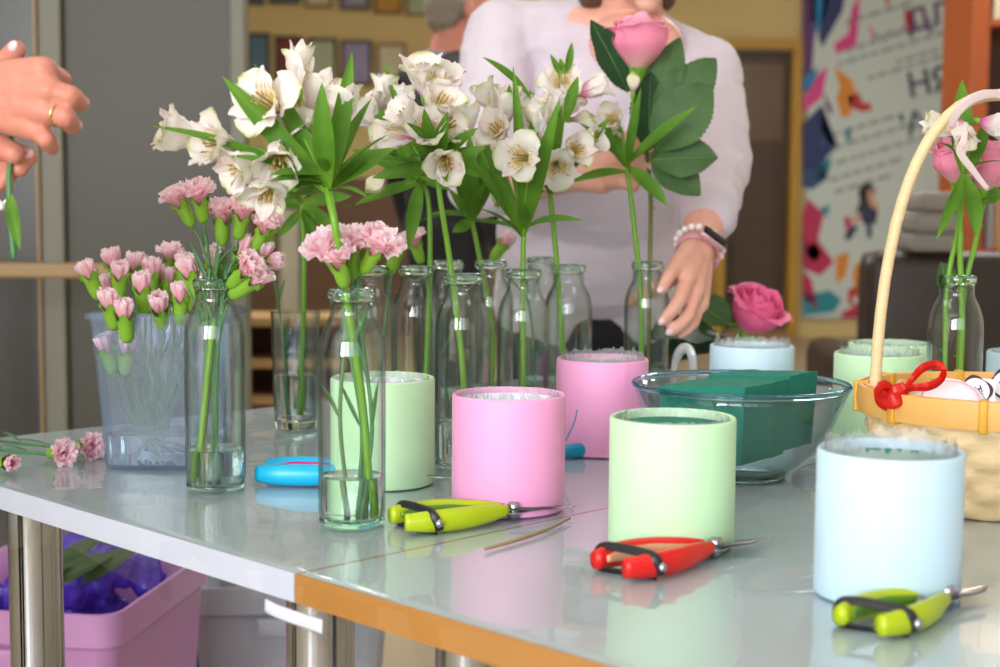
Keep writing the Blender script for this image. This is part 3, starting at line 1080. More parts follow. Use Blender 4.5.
def bottle(label, px, y, water=.05, Rr=BR, H=BH):
    b = G(px, y)
    t = thing('glass_bottle', label, 'bottle', b, 'clear glass bottles on the tables')
    k = H / .22
    q = Rr / .033
    wall = [(.0312, .0075), (.0327, .011), (.033, .016), (.033, .156), (.0326, .1645), (.0310, .1735), (.0280, .1825), (.0242, .1895), (.0218, .1940), (.0206, .198), (.0206, .2085)]
    bm = bmesh.new()
    inner = [(r - .0022, z) for r, z in wall[::-1]]
    lathe(bm, [(r * q, z * k) for r, z in wall + inner], 56, b)
    obj('wall', bm, M['bottle_wall'], t)
    bm = bmesh.new()
    lathe(bm, [(r * q, z * k) for r, z in [(0, .0022), (.024, .0016), (.028, 0), (.0308, .0012), (.0325, .0045), (.0318, .0078), (.0285, .0085), (.020, .0062), (0, .0058)]], 48, b)
    obj('base', bm, M['bottle_solid'], t)
    bm = bmesh.new()
    lathe(bm, [(r * q, z * k) for r, z in [(.0206, .2085), (.0223, .2095), (.0231, .2125), (.0231, .2165), (.0221, .2195), (.0204, .22), (.0186, .219), (.0181, .2145), (.0183, .2085)]], 48, b, closed=True)
    obj('lip', bm, M['bottle_solid'], t)
    if water:
        bm = bmesh.new()
        w = (.033 - .0023) * q
        lathe(bm, [(0, .0088 * k), (w * .9, .0092 * k), (w, .014 * k), (w, water), (w - .0008, water - .0006), (0, water - .0008)], 48, b)
        obj('water', bm, M['water'], t, sharp=R(60))
    return b


BT = {}
for key, px, y, wt, lab in (
        ('B1', 216, 1.655, .046, 'glass bottle holding short pink carnations in front of the clear tub'),
        ('B2', 352, 1.475, .050, 'nearest glass bottle, holding full pink carnations beside blue scissors'),
        ('B3', 462, 1.80, .055, 'glass bottle just behind the front pink box, to its left'),
        ('B4', 522, 1.93, .050, 'glass bottle directly behind the front pink box'),
        ('B5', 567, 2.075, .050, 'glass bottle just left of the rear pink box'),
        ('B6', 645, 2.20, .050, 'glass bottle gripped by the hand with the smart watch'),
        ('B7', 416, 2.0, .050, 'glass bottle rising behind the mint box seen through another bottle'),
        ('B8', 490, 2.20, .045, 'glass bottle half hidden between two others behind the front pink box'),
        ('B9', 540, 2.34, .045, 'rearmost glass bottle in front of the white sweater'),
        ('B10', 447, 2.17, .045, 'glass bottle hidden behind the one left of the front pink box'),
        ('B11', 372, 1.98, .045, 'glass bottle partly hidden by the nearest bottle of carnations'),
        ('B12', 951, 1.85, .045, 'glass bottle at the right behind the wicker basket')):
    BT[key] = bottle(lab, px, y, wt)

# tumbler
tb = G(296, 2.1)
tum = thing('glass_tumbler', 'straight glass tumbler half full of water between two bottles', 'glass', tb)
bm = bmesh.new()
lathe(bm, [(.0305, .012), (.0345, .165), (.0338, .1665), (.0328, .165), (.0287, .016)], 48, tb)
obj('wall', bm, M['bottle_wall'], tum)
bm = bmesh.new()
lathe(bm, [(0, .001), (.027, 0), (.0298, .003), (.0304, .012), (.0285, .0155), (0, .0150)], 48, tb)
obj('base', bm, M['bottle_solid'], tum)
bm = bmesh.new()
lathe(bm, [(0, .0162), (.0284, .0166), (.0305, .078), (0, .0775)], 48, tb)
obj('water', bm, M['water'], tum, sharp=R(60))

# ------------------------------------------------------------------ clear tub for the carnations
M['tub'] = clear('frosted clear plastic', (.87, .915, .985), (.62, .72, .88), 1.45, .10, .9, haze=.12, hazecol=(.74, .82, 1.0))
ub = G(170, 1.83)
UBR = R(-4)
tub = thing('plastic_tub', 'square clear plastic tub full of pink carnation buds', 'tub', ub, None, UBR)
mw = wm(tub)


def sq(bm, half, z, rr, n=6):
    out = []
    for (sx, sy, a0) in ((1, 1, 0), (-1, 1, 90), (-1, -1, 180), (1, -1, 270)):
        for k in range(n + 1):
            a = R(a0 + 90 * k / n)
            out.append(bm.verts.new(mw @ V((sx * (half - rr) + rr * math.cos(a), sy * (half - rr) + rr * math.sin(a), z))))
    return out


def loft(bm, rs):
    for a, b in zip(rs, rs[1:]):
        n = len(a)
        for k in range(n):
            bm.faces.new((a[k], a[(k + 1) % n], b[(k + 1) % n], b[k]))


UH = .188
bm = bmesh.new()
rs = [sq(bm, h, z, rr) for h, z, rr in ((.0625, 0, .016), (.0645, .003, .018), (.0655, .03, .018), (.0775, UH - .012, .02), (.0780, UH - .01, .02), (.0780, UH, .02), (.0762, UH, .02), (.0637, .03, .017), (.0628, .005, .016))]
loft(bm, rs)
bm.faces.new(rs[0][::-1]); bm.faces.new(rs[-1])
obj('body', bm, M['tub'], tub, sharp=R(50))
bm = bmesh.new()
rs = [sq(bm, h, z, rr) for h, z, rr in ((.0782, UH - .009, .02), (.0825, UH - .008, .022), (.0825, UH - .001, .022), (.0782, UH + .0005, .02))]
loft(bm, rs)
obj('rim', bm, M['tub'], tub, sharp=R(50))
for s in (-1, 1):
    bm = bmesh.new()
    tube(bm, [mw @ V((s * .079, dy, UH - .012 + dz)) + (mw.to_3x3() @ V((s * .012 * math.sin((dy + .02) / .04 * PI), 0, 0))) for dy, dz in ((-.02, 0), (-.01, -.006), (0, -.008), (.01, -.006), (.02, 0))], .004, 8)
    obj('lug', bm, M['tub'], tub)
bm = bmesh.new()
rs = [sq(bm, h, z, rr) for h, z, rr in ((.0622, .0055, .016), (.0632, .03, .017), (.0640, .040, .017))]
loft(bm, rs)
bm.faces.new(rs[0][::-1]); bm.faces.new(rs[-1])
obj('water', bm, M['water'], tub, sharp=R(50))

# ------------------------------------------------------------------ bowl with foam bricks
M['bowl_rim'] = glass('bowl rim glass', (.70, .86, .95), 1.5)
bb = G(739, 1.757)
bowl = thing('glass_bowl', 'wide clear glass bowl holding green floral foam', 'bowl', bb)
bm = bmesh.new()
outer = [(r, z * 1.13) for r, z in [(.052, .002), (.066, .009), (.080, .019), (.094, .034), (.108, .056), (.119, .078), (.1265, .0945)]]
lathe(bm, outer + [(r - .0035, z + .001) for r, z in outer[::-1]], 80, bb)
obj('wall', bm, clear('bowl glass', (.965, .985, .985), (.50, .66, .70), 1.5, .02, 1.2), bowl)
bm = bmesh.new()
lathe(bm, [(0, .003), (.040, .0025), (.046, 0), (.054, .0008), (.056, .005), (.046, .0085), (0, .0085)], 64, bb)
obj('base', bm, M['bottle_solid'], bowl)
bm = bmesh.new()
lathe(bm, [(r, z + .0123) for r, z in [(.1232, .0935), (.1255, .0925), (.1280, .0935), (.1292, .0965), (.1280, .0992), (.1255, .1), (.1235, .0975)]], 80, bb, closed=True)
obj('rim', bm, M['bowl_rim'], bowl)
fz0, fz1 = TZ + .026, TZ + .1150
Fp, Lp, Rp = T(746, 388, fz1), T(659, 386, fz1), T(818.5, 374, fz1)
ex, ey = (Lp - Fp), (Rp - Fp)
for k, (a, b, lab) in enumerate(((0, .60, 'front block of green floral foam in the glass bowl'), (.61, 1.0, 'rear shorter block of green floral foam in the glass bowl'))):
    bm = bmesh.new()
    n1, n2 = 10, 10
    c = Fp + ex * .5 + ey * ((a + b) / 2)
    vs = box(bm, (0, 0, 0), (1, 1, 1))
    bmesh.ops.subdivide_edges(bm, edges=list(bm.edges), cuts=9, use_grid_fill=True)
    for v in bm.verts:
        sx, sy, sz = v.co
        tz = fz1 + (.0035 if k else 0) - (1 - (sz + .5)) * (fz1 - fz0)
        shrink = 1 - .10 * (.5 - sz)
        p = c + ex * sx * shrink * .98 + ey * (b - a) * sy * (1 - .06 * (.5 - sz))
        v.co = V((p.x, p.y, tz)) + V((mnoise.noise(p * 60), mnoise.noise(p * 60 + V((5, 0, 0))), mnoise.noise(V((sx * 9, sy * 9, sz * 9 + k))))) * .0012
    o = obj('foam_block', bm, M['foam'], sharp=R(40))
    tag(o, lab, 'floral foam', 'floral foam blocks in the bowl')

# ------------------------------------------------------------------ woven basket
M['wicker'] = mat('pale split wood', s2l(226, 198, 154), .55, var=.16, vscale=40, stretch=(1, 1, 5), bump=.2, bscale=120)
M['wicker_rim'] = mat('honey coloured rim', s2l(222, 168, 92), .5, var=.12, vscale=30)
M['binding'] = mat('yellow binding', s2l(214, 156, 40), .5, var=.1)
kb = V((.536, 1.615, TZ))
bas = thing('wicker_basket', 'round woven wood basket with a tall hoop handle', 'basket', kb)
KR, KH = .140, .123
bm = bmesh.new()
nA, rows_, sub = 28 * 6, 7, 5
prev = None
ringsO, ringsI = [], []
for i in range(rows_ * sub + 1):
    z = KH * i / (rows_ * sub)
    row = min(i // sub, rows_ - 1)
    tt = (i % sub) / sub if i < rows_ * sub else 1
    base = .112 + (KR - .112) * (z / KH) ** .8
    ro, ri = [], []
    for k in range(nA):
        a = 2 * PI * k / nA
        wv = math.sin(a * 14 + PI * row)
        rnd_ = math.sin(PI * tt) ** .6 if 0 < tt < 1 else 0
        off = .0042 * wv * rnd_ - .0016 * (1 - rnd_)
        ro.append(bm.verts.new(kb + V(((base + off) * math.cos(a), (base + off) * math.sin(a), z))))
        ri.append(bm.verts.new(kb + V(((base + off - .0035) * math.cos(a), (base + off - .0035) * math.sin(a), max(z, .004)))))
    ringsO.append(ro); ringsI.append(ri)
loft(bm, ringsO)
loft(bm, ringsI[::-1])
loft(bm, [ringsO[-1], ringsI[-1]])
bm.faces.new(ringsO[0][::-1]); bm.faces.new(ringsI[0])
obj('woven_body', bm, M['wicker'], bas)
for (nm, r1) in (('rim', 0), ('inner_rim', -.0075)):
    bm = bmesh.new()
    rr = KR + .0035 + r1
    lathe(bm, [(rr - .004, KH - .026), (rr, KH - .026), (rr + .0022, KH - .013), (rr + .0008, KH + .003), (rr - .003, KH + .003)], 72, kb, closed=True)
    obj(nm, bm, M['wicker_rim'], bas, sharp=R(60))
for k in range(9):
    a = R(248 + 40 * k)
    c = kb + V((math.cos(a) * KR, math.sin(a) * KR, KH - .012))
    bm = bmesh.new()
    vs = box(bm, (0, 0, 0), (.0165, .009, .034), bev=.0022)
    bmesh.ops.transform(bm, matrix=Matrix.Translation(c) @ Matrix.Rotation(a, 4, 'Z'), verts=vs)
    obj('binding', bm, M['binding'], bas)
hang = R(-3)
hx = V((math.cos(hang), math.sin(hang), 0))
pts = []
for k in range(33):
    a = PI * k / 32
    ca, sa = math.cos(a), math.sin(a)
    pts.append(kb + hx * (-(KR - .012) * math.copysign(abs(ca) ** .8, ca)) + V((0, 0, KH - .05 + .366 * sa ** .82)))
bm = bmesh.new()
tube(bm, pts, .0068, 12, flat=.92, nrm=(hx.x, hx.y, 0))
obj('handle', bm, M['wicker'], bas)
bm = bmesh.new()
q = pts[0] + V((.004, 0, .034))
for k in range(2):
    lathe(bm, [(.0075, -.003), (.0095, 0), (.0075, .003), (.006, 0)], 20, q + V((0, 0, .009 * k)), closed=True)
obj('handle_loop', bm, M['wicker'], bas)
# pale ribbon tied on the hoop
M['ribbon'] = mat('pale satin ribbon', s2l(232, 214, 214), .3, var=.05, transl=.3)
top = min(pts, key=lambda p: (p - D(962, 118, 1.55)).length)
bm = bmesh.new()
tp0 = top
def strap(pix, w, y0):
    ps = spline([D(a, b, y) for a, b, y in pix], 6)
    tube(bm, ps, [w * .6, w, w, w * .6], 10, flat=.1, nrm=(0, -1, .2))
strap([(950, 128, 1.605), (958, 112, 1.595), (972, 99, 1.59), (990, 94, 1.595), (1012, 97, 1.605)], .0055, 0)
strap([(966, 122, 1.595), (964, 140, 1.585), (960, 152, 1.59), (974, 172, 1.595), (988, 190, 1.60)], .0042, 0)
obj('ribbon', bm, M['ribbon'], bas)

# things in the basket
M['red_film'] = mat('red translucent ribbon', s2l(226, 34, 20), .3, var=.1, transl=.45)
bm = bmesh.new()
yk = 1.535
for (pix, w) in (([(905, 385), (892, 392), (882, 388), (884, 398), (896, 400), (906, 390)], .012), ([(904, 388), (912, 378), (922, 367), (936, 363), (944, 369), (940, 379), (928, 385), (914, 386), (904, 389)], .0042)):
    for k in range(2):
        ps = spline([D(a, b + k * 3, yk + .012 * k + (i % 2) * .006) for i, (a, b) in enumerate(pix)], 5)
        tube(bm, ps, [w * .35, w * .8, w * .7, w * .8, w * .35], 10, flat=.10, nrm=(0, -1, .4))
bow = obj('ribbon_bow', bm, M['red_film'])
tag(bow, 'glossy red ribbon bow on the left side of the wicker basket', 'ribbon')
M['tag_white'] = mat('white glossy card', s2l(236, 230, 240), .35, var=.01)
M['tag_dark'] = mat('dark plum print', s2l(64, 34, 58), .5, var=.05)
M['pale_pink'] = mat('pale pink ring print', s2l(236, 176, 200), .4, var=.03)
M['grey_green'] = mat('grey green card', s2l(130, 152, 120), .5, var=.05)


def card(label, c, nrm, rad, draw=True):
    nrm = V(nrm).normalized()
    rtv = nrm.cross(UP).normalized() * -1
    upx = nrm.cross(rtv) * -1
    if upx.z < 0:
        upx = -upx
    Mx = Matrix(((rtv.x, upx.x, nrm.x, c.x), (rtv.y, upx.y, nrm.y, c.y), (rtv.z, upx.z, nrm.z, c.z), (0, 0, 0, 1)))
    t = thing('gift_tag', label, 'gift tag', (c.x, c.y, c.z - rad))

    def poly(name, pts, z, m, par, th=.0012):
        b = bmesh.new()
        f = b.faces.new([b.verts.new(Mx @ V((x, y, z))) for x, y in pts])
        r = bmesh.ops.extrude_face_region(b, geom=[f])
        bmesh.ops.translate(b, verts=[v for v in r['geom'] if isinstance(v, bmesh.types.BMVert)], vec=nrm * th)
        return obj(name, b, m, par, smooth=False)
    circ = lambda r, n=40: [(r * math.cos(2 * PI * k / n), r * math.sin(2 * PI * k / n)) for k in range(n)]
    poly('card', [(-1.25 * rad, -1.2 * rad), (1.3 * rad, -1.3 * rad), (1.35 * rad, .9 * rad), (-.5 * rad, 1.1 * rad)], 0, M['tag_white'], t)
    sqp = []
    for k in range(4):
        a0 = R(90 * k + 8)
        for j in range(-4, 5):
            a = a0 + R(j * 10)
            rr = rad * (1.22 - .20 * (abs(j) / 4) ** 1.3)
            sqp.append((rr * math.cos(a), rr * math.sin(a)))
    dk = poly('dark_border', sqp, .0014, M['tag_dark'], t)
    poly('white_disc', circ(rad * .92), .0028, M['tag_white'], dk)
    b = bmesh.new()
    if draw:
        for ln in ([(-.5, .1), (-.35, .3), (-.2, .05), (-.05, .25), (.05, -.05)], [(-.45, -.25), (-.1, -.3), (.25, -.2), (.45, -.28)], [(.1, .1), (.3, .15), (.25, .4), (.35, .1), (.4, -.1)], [(-.3, -.1), (-.1, -.12), (.1, -.1), (.3, -.12)], [(-.1, .05), (0, -.25)], [(.2, .1), (.15, -.2)]):
            tube(b, [Mx @ V((x * rad, y * rad, .0045)) for x, y in ln], rad * .045, 6)
        obj('ink_drawing', b, M['tag_dark'], dk)
    else:
        b.free()
    return t


card('round white tag with a dark drawing and plum corners in the basket', D(981.5, 394, 1.562) + V((0, .02, 0)), (-.1, -.9, .45), .0150)
card('second white tag with plum corners at the right edge in the basket', D(1012, 388, 1.597) + V((0, .02, 0)), (-.05, -.9, .4), .016)
bm = bmesh.new()
c = D(950, 404, 1.567)
Mx = Matrix.Translation(c) @ Matrix.Rotation(R(38), 4, 'X') @ Matrix.Rotation(R(-6), 4, 'Y')
lathe(bm, [(0, -.003), (.034, -.003), (.038, 0), (.034, .004), (.02, .008), (0, .009)], 48)
bmesh.ops.transform(bm, matrix=Mx, verts=bm.verts)
lid = thing('round_box_lid', 'white domed lid with pink rings lying in the basket', 'lid', c)
obj('dome', bm, M['tag_white'], lid)
bm = bmesh.new()
lathe(bm, [(.0285, .0054), (.0305, .0050), (.0305, .0060), (.0285, .0064)], 48, closed=True)
bmesh.ops.transform(bm, matrix=Mx, verts=bm.verts)
obj('pink_ring', bm, M['pale_pink'], lid)
bm = bmesh.new()
c = D(966, 400, 1.607)
vs = box(bm, (0, 0, 0), (.07, .05, .002), bev=.0008)
bmesh.ops.transform(bm, matrix=Matrix.Translation(c) @ Matrix.Rotation(R(35), 4, 'X') @ Matrix.Rotation(R(14), 4, 'Y'), verts=vs)
tag(obj('paper_card', bm, M['grey_green'], smooth=False), 'grey-green card behind the pink-ringed lid in the basket', 'card')
# filler the things lie on
bm = bmesh.new()
lathe(bm, [(0, .006), (.105, .006), (.122, .06), (.10, .082), (.05, .088), (0, .088)], 40, kb, lambda a, z, r: .004 * mnoise.noise(V((a * 3, z * 40, 1))))
tag(obj('tissue_paper', bm, mat('cream tissue paper', s2l(222, 200, 168), .8, var=.08, bump=.6, bscale=60)), 'cream tissue paper filling the wicker basket', 'paper')

# ------------------------------------------------------------------ cutting tools
def mcol(n, c, r=.35):
    return mat(n, s2l(*c), r, var=.05)


def secateurs(label, pe, pt, hm, inner, name='secateurs', strap_=True, lift=0, group='secateurs on the tables', scale=1.0, flip=1):
    a, b = T(*pe), T(*pt)
    L = (b - a).length
    ax = (b - a).normalized()
    t = thing(name, label, 'secateurs', (a + b) / 2, group)
    ly = UP.cross(ax).normalized() * flip
    Mx = Matrix(((ax.x, ly.x, 0, a.x), (ax.y, ly.y, 0, a.y), (0, 0, 1, a.z), (0, 0, 0, 1)))
    k = L / .2
    W = lambda x, y, z: Mx @ V((x * k, y * k, z * k * .92))
    for s in (-1, 1):
        bm = bmesh.new()
        ps = spline([W(.004, s * .019, .0125), (W(.03, s * .0235, .0125)), (W(.065, s * .021, .0125)), W(.095, s * .0125, .0125), W(.118, s * .0055, .0125)], 6)
        tube(bm, ps, [.0085 * k, .0105 * k, .0115 * k, .0105 * k, .0085 * k, .0055 * k], 14, flat=.72, nrm=(ly.x, ly.y, 0))
        h = obj('handle', bm, hm, t)
        bm = bmesh.new()
        ps = spline([W(.012, s * .012, .0135), W(.035, s * .0165, .0135), (W(.065, s * .0145, .0135)), W(.1, s * .0055, .0135)], 6)
        tube(bm, ps, [.003 * k, .0062 * k, .0062 * k, .003 * k], 10, flat=.5, nrm=(ly.x, ly.y, 0))
        obj('grip_insert', bm, inner, h)
    bm = bmesh.new()
    tube(bm, [W(.11, -.0015, .0085), W(.128, 0, .009), W(.145, .0045, .009), W(.165, .0065, .009), W(.185, .004, .009), W(.2, -.002, .009)], [.006 * k, .0085 * k, .0085 * k, .007 * k, .0045 * k, .0006 * k], 10, flat=.17, nrm=(0, 0, 1))
    obj('blade', bm, M['steel'], t)
    bm = bmesh.new()
    tube(bm, [W(.11, .0015, .0125), W(.128, -.002, .0125), W(.145, -.0085, .0125), W(.163, -.010, .0125), W(.18, -.006, .0125)], [.006 * k, .007 * k, .0055 * k, .0045 * k, .001 * k], 10, flat=.25, nrm=(0, 0, 1))
    obj('hook_blade', bm, M['dark_steel'], t)
    bm = bmesh.new()
    lathe(bm, [(0, .004), (.0062 * k, .004), (.0062 * k, .018), (.0045 * k, .0205), (0, .021)], 20)
    bmesh.ops.translate(bm, verts=bm.verts, vec=W(.128, 0, 0) - V((0, 0, .002)))
    obj('pivot_bolt', bm, M['chrome'], t)
    bm = bmesh.new()
    sp = []
    for i in range(60):
        f = i / 59
        aa = f * 2 * PI * 6
        sp.append(W(.095, -.010 + .02 * f, .0125) + (ax * math.cos(aa) + UP * math.sin(aa)) * .0035 * k)
    tube(bm, sp, .0008 * k, 6)
    obj('spring', bm, M['steel'], t)
    if strap_:
        bm = bmesh.new()
        ps = spline([W(.026, -.030, .004), W(.023, -.0325, .0125), W(.018, -.027, .0225), W(.012, -.0, .0245), W(.006, .024, .0225), W(.003, .0285, .0125), W(.005, .025, .0018), W(.014, 0, .0010), W(.024, -.026, .0012)], 6)
        ps = [p + ax * .009 * k for p in ps]
        tube(bm, ps, .0042 * k, 8, flat=.26, nrm=(ly.x, ly.y, 1))
        sO = obj('strap', bm, M['black'], t)
        bm = bmesh.new()
        ellipsoid(bm, W(.033, -.0340, .0125), (.0042 * k, .0042 * k, .0042 * k), None, 14)
        obj('rivet', bm, M['chrome'], sO)
    return t


lime = mcol('lime green handle', (172, 190, 16))
lime_i = mcol('dark green grip', (84, 130, 20))
redm = mcol('red handle', (214, 22, 18))
redi = mcol('cream grip line', (214, 160, 120))
cyan = mcol('bright blue handle', (20, 178, 226))
pinkm = mcol('hot pink grip', (224, 30, 140))
secateurs('yellow-green secateurs lying in front of the pink box, near the table edge', (394, 531), (577, 514), lime, lime_i)
secateurs('red secateurs with a black strap lying before the mint green box', (606, 578), (771, 547), redm, redi)
secateurs('yellow-green secateurs at the lower right, before the pale blue box', (856, 636), (993, 594), lime, lime_i)
secateurs('blue secateurs with pink grips lying behind the nearest glass bottle', (258, 481), (452, 486), cyan, pinkm, strap_=False)
t = secateurs('blue secateurs half hidden between the two pink boxes', (541, 458), (652, 449), mcol('teal blue handle', (18, 140, 180)), pinkm, strap_=False)
bm = bmesh.new()
tube(bm, spline([D(563, 445, 1.8), D(570, 432, 1.8), D(575, 420, 1.805), D(577, 410, 1.81)], 6), .0022, 8, flat=.4)
obj('wire_catch', bm, mcol('teal wire', (28, 140, 170)), t)
# loose twig and a curl of cellophane
bm = bmesh.new()
tube(bm, spline([T(485, 552) + V((0, 0, .003)), T(510, 545) + V((0, 0, .003)), T(545, 534) + V((0, 0, .004)), T(570, 522) + V((0, 0, .004))], 6), [.0015, .0022, .0012], 7)
tag(obj('twig', bm, mat('dry stem', s2l(150, 130, 96), .7, var=.2)), 'thin dry stem lying in front of the lime secateurs and pink box', 'twig')
bm = bmesh.new()
for k in range(2):
    ps = spline([D(672 + 4 * k, 424, 2.12), D(674, 372, 2.12), D(679, 351 + 4 * k, 2.12), D(688, 348, 2.12 + .02 * k), D(693, 364, 2.12), D(690, 400, 2.12), D(692, 417, 2.12)], 6)
    tube(bm, ps, [.003, .006, .007, .006, .003], 10, flat=.15, nrm=(.3, -1, .3))
tag(obj('cellophane_scrap', bm, M['liner']), 'curled scrap of clear cellophane beside the hand-held bottle', 'cellophane')
# ------------------------------------------------------------------ petals and blooms
W_ = s2l
M['al_outer'] = petalmat('alstroemeria outer petal', [(0, W_(170, 190, 110)), (.12, W_(222, 190, 200)), (.3, W_(246, 238, 238)), (.8, W_(252, 249, 244)), (.93, W_(246, 242, 226)), (1, W_(190, 200, 130))])
M['al_pink'] = petalmat('alstroemeria blushed petal', [(0, W_(170, 180, 110)), (.1, W_(205, 80, 150)), (.32, W_(236, 170, 205)), (.55, W_(248, 238, 238)), (1, W_(250, 246, 240))])
M['al_inner'] = petalmat('alstroemeria streaked petal', [(0, W_(200, 210, 150)), (.3, W_(250, 240, 200)), (.45, W_(246, 224, 140)), (.60, W_(250, 238, 205)), (.8, W_(252, 244, 240)), (1, W_(246, 226, 230))], (.40, .85, W_(150, 80, 80)))
M['al_bud'] = petalmat('alstroemeria bud petal', [(0, W_(160, 180, 96)), (.2, W_(214, 170, 170)), (.45, W_(246, 240, 226)), (.85, W_(240, 236, 208)), (1, W_(180, 190, 110))])
M['stamen'] = mat('tan stamen', W_(176, 150, 84), .6, var=.2)
M['stem_green'] = mat('bright green stem', W_(112, 164, 44), .4, var=.15, vscale=30, transl=.08)
M['stem_dark'] = mat('blue green stem', W_(74, 122, 74), .5, var=.15, vscale=30)
M['leaf'] = petalmat('alstroemeria leaf', [(0, W_(118, 162, 48)), (.4, W_(84, 134, 36)), (1, W_(106, 154, 48))], None, .28, .25)
M['leaf_light'] = petalmat('young leaf', [(0, W_(120, 172, 60)), (.5, W_(116, 170, 60)), (1, W_(150, 190, 70))], None, .3, .2)
M['calyx'] = mat('green calyx', W_(128, 176, 48), .5, var=.15, vscale=60, transl=.1)
M['carn'] = petalmat('pink carnation petal', [(0, W_(255, 190, 206)), (.5, W_(255, 212, 224)), (.85, W_(255, 224, 234)), (1, W_(255, 242, 247))], None, .52, .02)
M['rose'] = petalmat('pink rose petal', [(0, W_(246, 200, 196)), (.4, W_(250, 160, 190)), (.85, W_(252, 160, 194)), (1, W_(253, 190, 214))], None, .3, .06)
M['rose_hot'] = petalmat('deep pink rose petal', [(0, W_(240, 160, 180)), (.4, W_(240, 104, 156)), (1, W_(246, 126, 176))], None, .3, .06)
M['rose_leaf'] = petalmat('rose leaf', [(0, W_(84, 118, 66)), (.5, W_(88, 120, 78)), (1, W_(74, 106, 62))], None, .25, .25)
M['rose_leaf_dark'] = petalmat('rose leaf upper side', [(0, W_(48, 84, 46)), (.5, W_(46, 82, 50)), (1, W_(40, 72, 40))], None, .15, .3)
M['leaf_rib'] = mat('leaf rib', W_(104, 138, 80), .5, var=.1)
M['rose_stem'] = mat('brown green rose stem', W_(96, 102, 48), .5, var=.25, vscale=25)


def petal_mesh(name, L, Wd, th0, th1, pw, cup, ruf, seed, peak=.62, tip=0.0, r0_=.003, nu=12, nv=8, roll=0):
    bm = bmesh.new()
    uvl = bm.loops.layers.uv.new('uv')
    rows = []
    r, z = r0_, 0
    a_ = math.log(.5) / math.log(peak)
    for i in range(nu + 1):
        t = i / nu
        th = th0 + (th1 - th0) * t ** pw
        if i:
            r += math.sin(th) * L / nu
            z += math.cos(th) * L / nu
        prof = (.16 + .84 * math.sin(PI / 2 * t / peak) ** 1.3) if t < peak else math.sqrt(max(.02, 1 - ((t - peak) / (1 - peak) * .95) ** 2.4))
        hw = Wd / 2 * prof
        row = []
        for j in range(nv + 1):
            s = -1 + 2 * j / nv
            e = mnoise.noise(V((t * 6 + seed * 3.1, s * 2.2, seed))) * ruf * (abs(s) ** 1.2 * .8 + .2) * min(1, t * 2)
            off = -cup * hw * s * s + e
            n = V((-math.cos(th), 0, math.sin(th)))       # inward / upward normal
            tgv = V((math.sin(th), 0, math.cos(th)))
            ln = (tip * (1 - s * s) * L if i == nu else 0) + (.03 * L * mnoise.noise(V((s * 4, seed, 2))) if i == nu else 0)
            p = V((r, 0, z)) + V((0, 1, 0)) * hw * s - n * off + tgv * ln
            row.append((bm.verts.new(p), t, (s + 1) / 2))
        rows.append(row)
    for a, b in zip(rows, rows[1:]):
        for j in range(nv):
            q = (a[j], a[j + 1], b[j + 1], b[j])
            f = bm.faces.new([k[0] for k in q])
            for l, k in zip(f.loops, q):
                l[uvl].uv = (k[1], k[2])
    me = bpy.data.meshes.new(name)
    bm.to_mesh(me)
    bm.free()
    me.polygons.foreach_set('use_smooth', [True] * len(me.polygons))
    return me


AL = {}
for kind, (o0, o1, i0, i1, Lo, Wo, cup) in dict(open=(R(12), R(88), R(10), R(70), .046, .039, .24), half=(R(8), R(52), R(6), R(42), .048, .035, .36),
                                                  up=(R(6), R(30), R(4), R(24), .050, .032, .5), bud=(R(14), R(-16), R(10), R(-18), .036, .022, .9)).items():
    AL[kind] = []
    for sd in range(3):
        row = []
        for pink in (0, 1):
            a = petal_mesh('petal', Lo, Wo, o0, o1, 1.3, cup, .0080 if kind != 'bud' else .0015, sd + 1, .66, .05)
            a.materials.append(M['al_bud'] if kind == 'bud' else (M['al_pink'] if pink else M['al_outer']))
            row.append(a)
        b = petal_mesh('inner_petal', Lo * 1.02, Wo * .50, i0, i1, 1.6, cup * .5, .0050, sd + 11, .68, .08, .002)
        b.materials.append(M['al_bud'] if kind == 'bud' else M['al_inner'])
        AL[kind].append((row[0], row[1], b))


def ovary_mesh():
    bm = bmesh.new()
    lathe(bm, [(0, -.010), (.0016, -.0095), (.0034, -.005), (.0042, 0), (.0040, .003), (.003, .006), (0, .007)], 12)
    me = bpy.data.meshes.new('bloom')
    bm.to_mesh(me); bm.free()
    me.materials.append(M['calyx'])
    me.polygons.foreach_set('use_smooth', [True] * len(me.polygons))
    return me


def stamen_mesh(spread):
    bm = bmesh.new()
    for k in range(6):
        a = 2 * PI * k / 6 + .3
        d = V((math.cos(a), math.sin(a), 0))
        pts = spline([d * .002, d * .004 + V((0, 0, .018)), d * (.006 + spread) + V((0, 0, .030)), d * (.009 + spread * 2) + V((0, 0, .036))], 4)
        tube(bm, pts, .0007, 5)
        ellipsoid(bm, pts[-1], (.0013, .0013, .0024), None, 8)
    me = bpy.data.meshes.new('stamens')
    bm.to_mesh(me); bm.free()
    me.materials.append(M['stamen'])
    me.polygons.foreach_set('use_smooth', [True] * len(me.polygons))
    return me


OV = ovary_mesh()
ST = stamen_mesh(-.002)


def child(name, me, par, m4):
    o = bpy.data.objects.new(name, me)
    COL.objects.link(o)
    o.parent = par
    o.matrix_basis = m4
    return o


def frame_to(origin, axis, spin=0, sc=1.0):
    q = V(axis).normalized().to_track_quat('Z', 'Y') @ Quaternion((0, 0, 1), spin)
    return Matrix.Translation(origin) @ q.to_matrix().to_4x4() @ Matrix.Scale(sc, 4)


def screen_dir(d):           # (right, up, towards the camera)
    return (rt * d[0] + upv * d[1] - fw * d[2]).normalized()


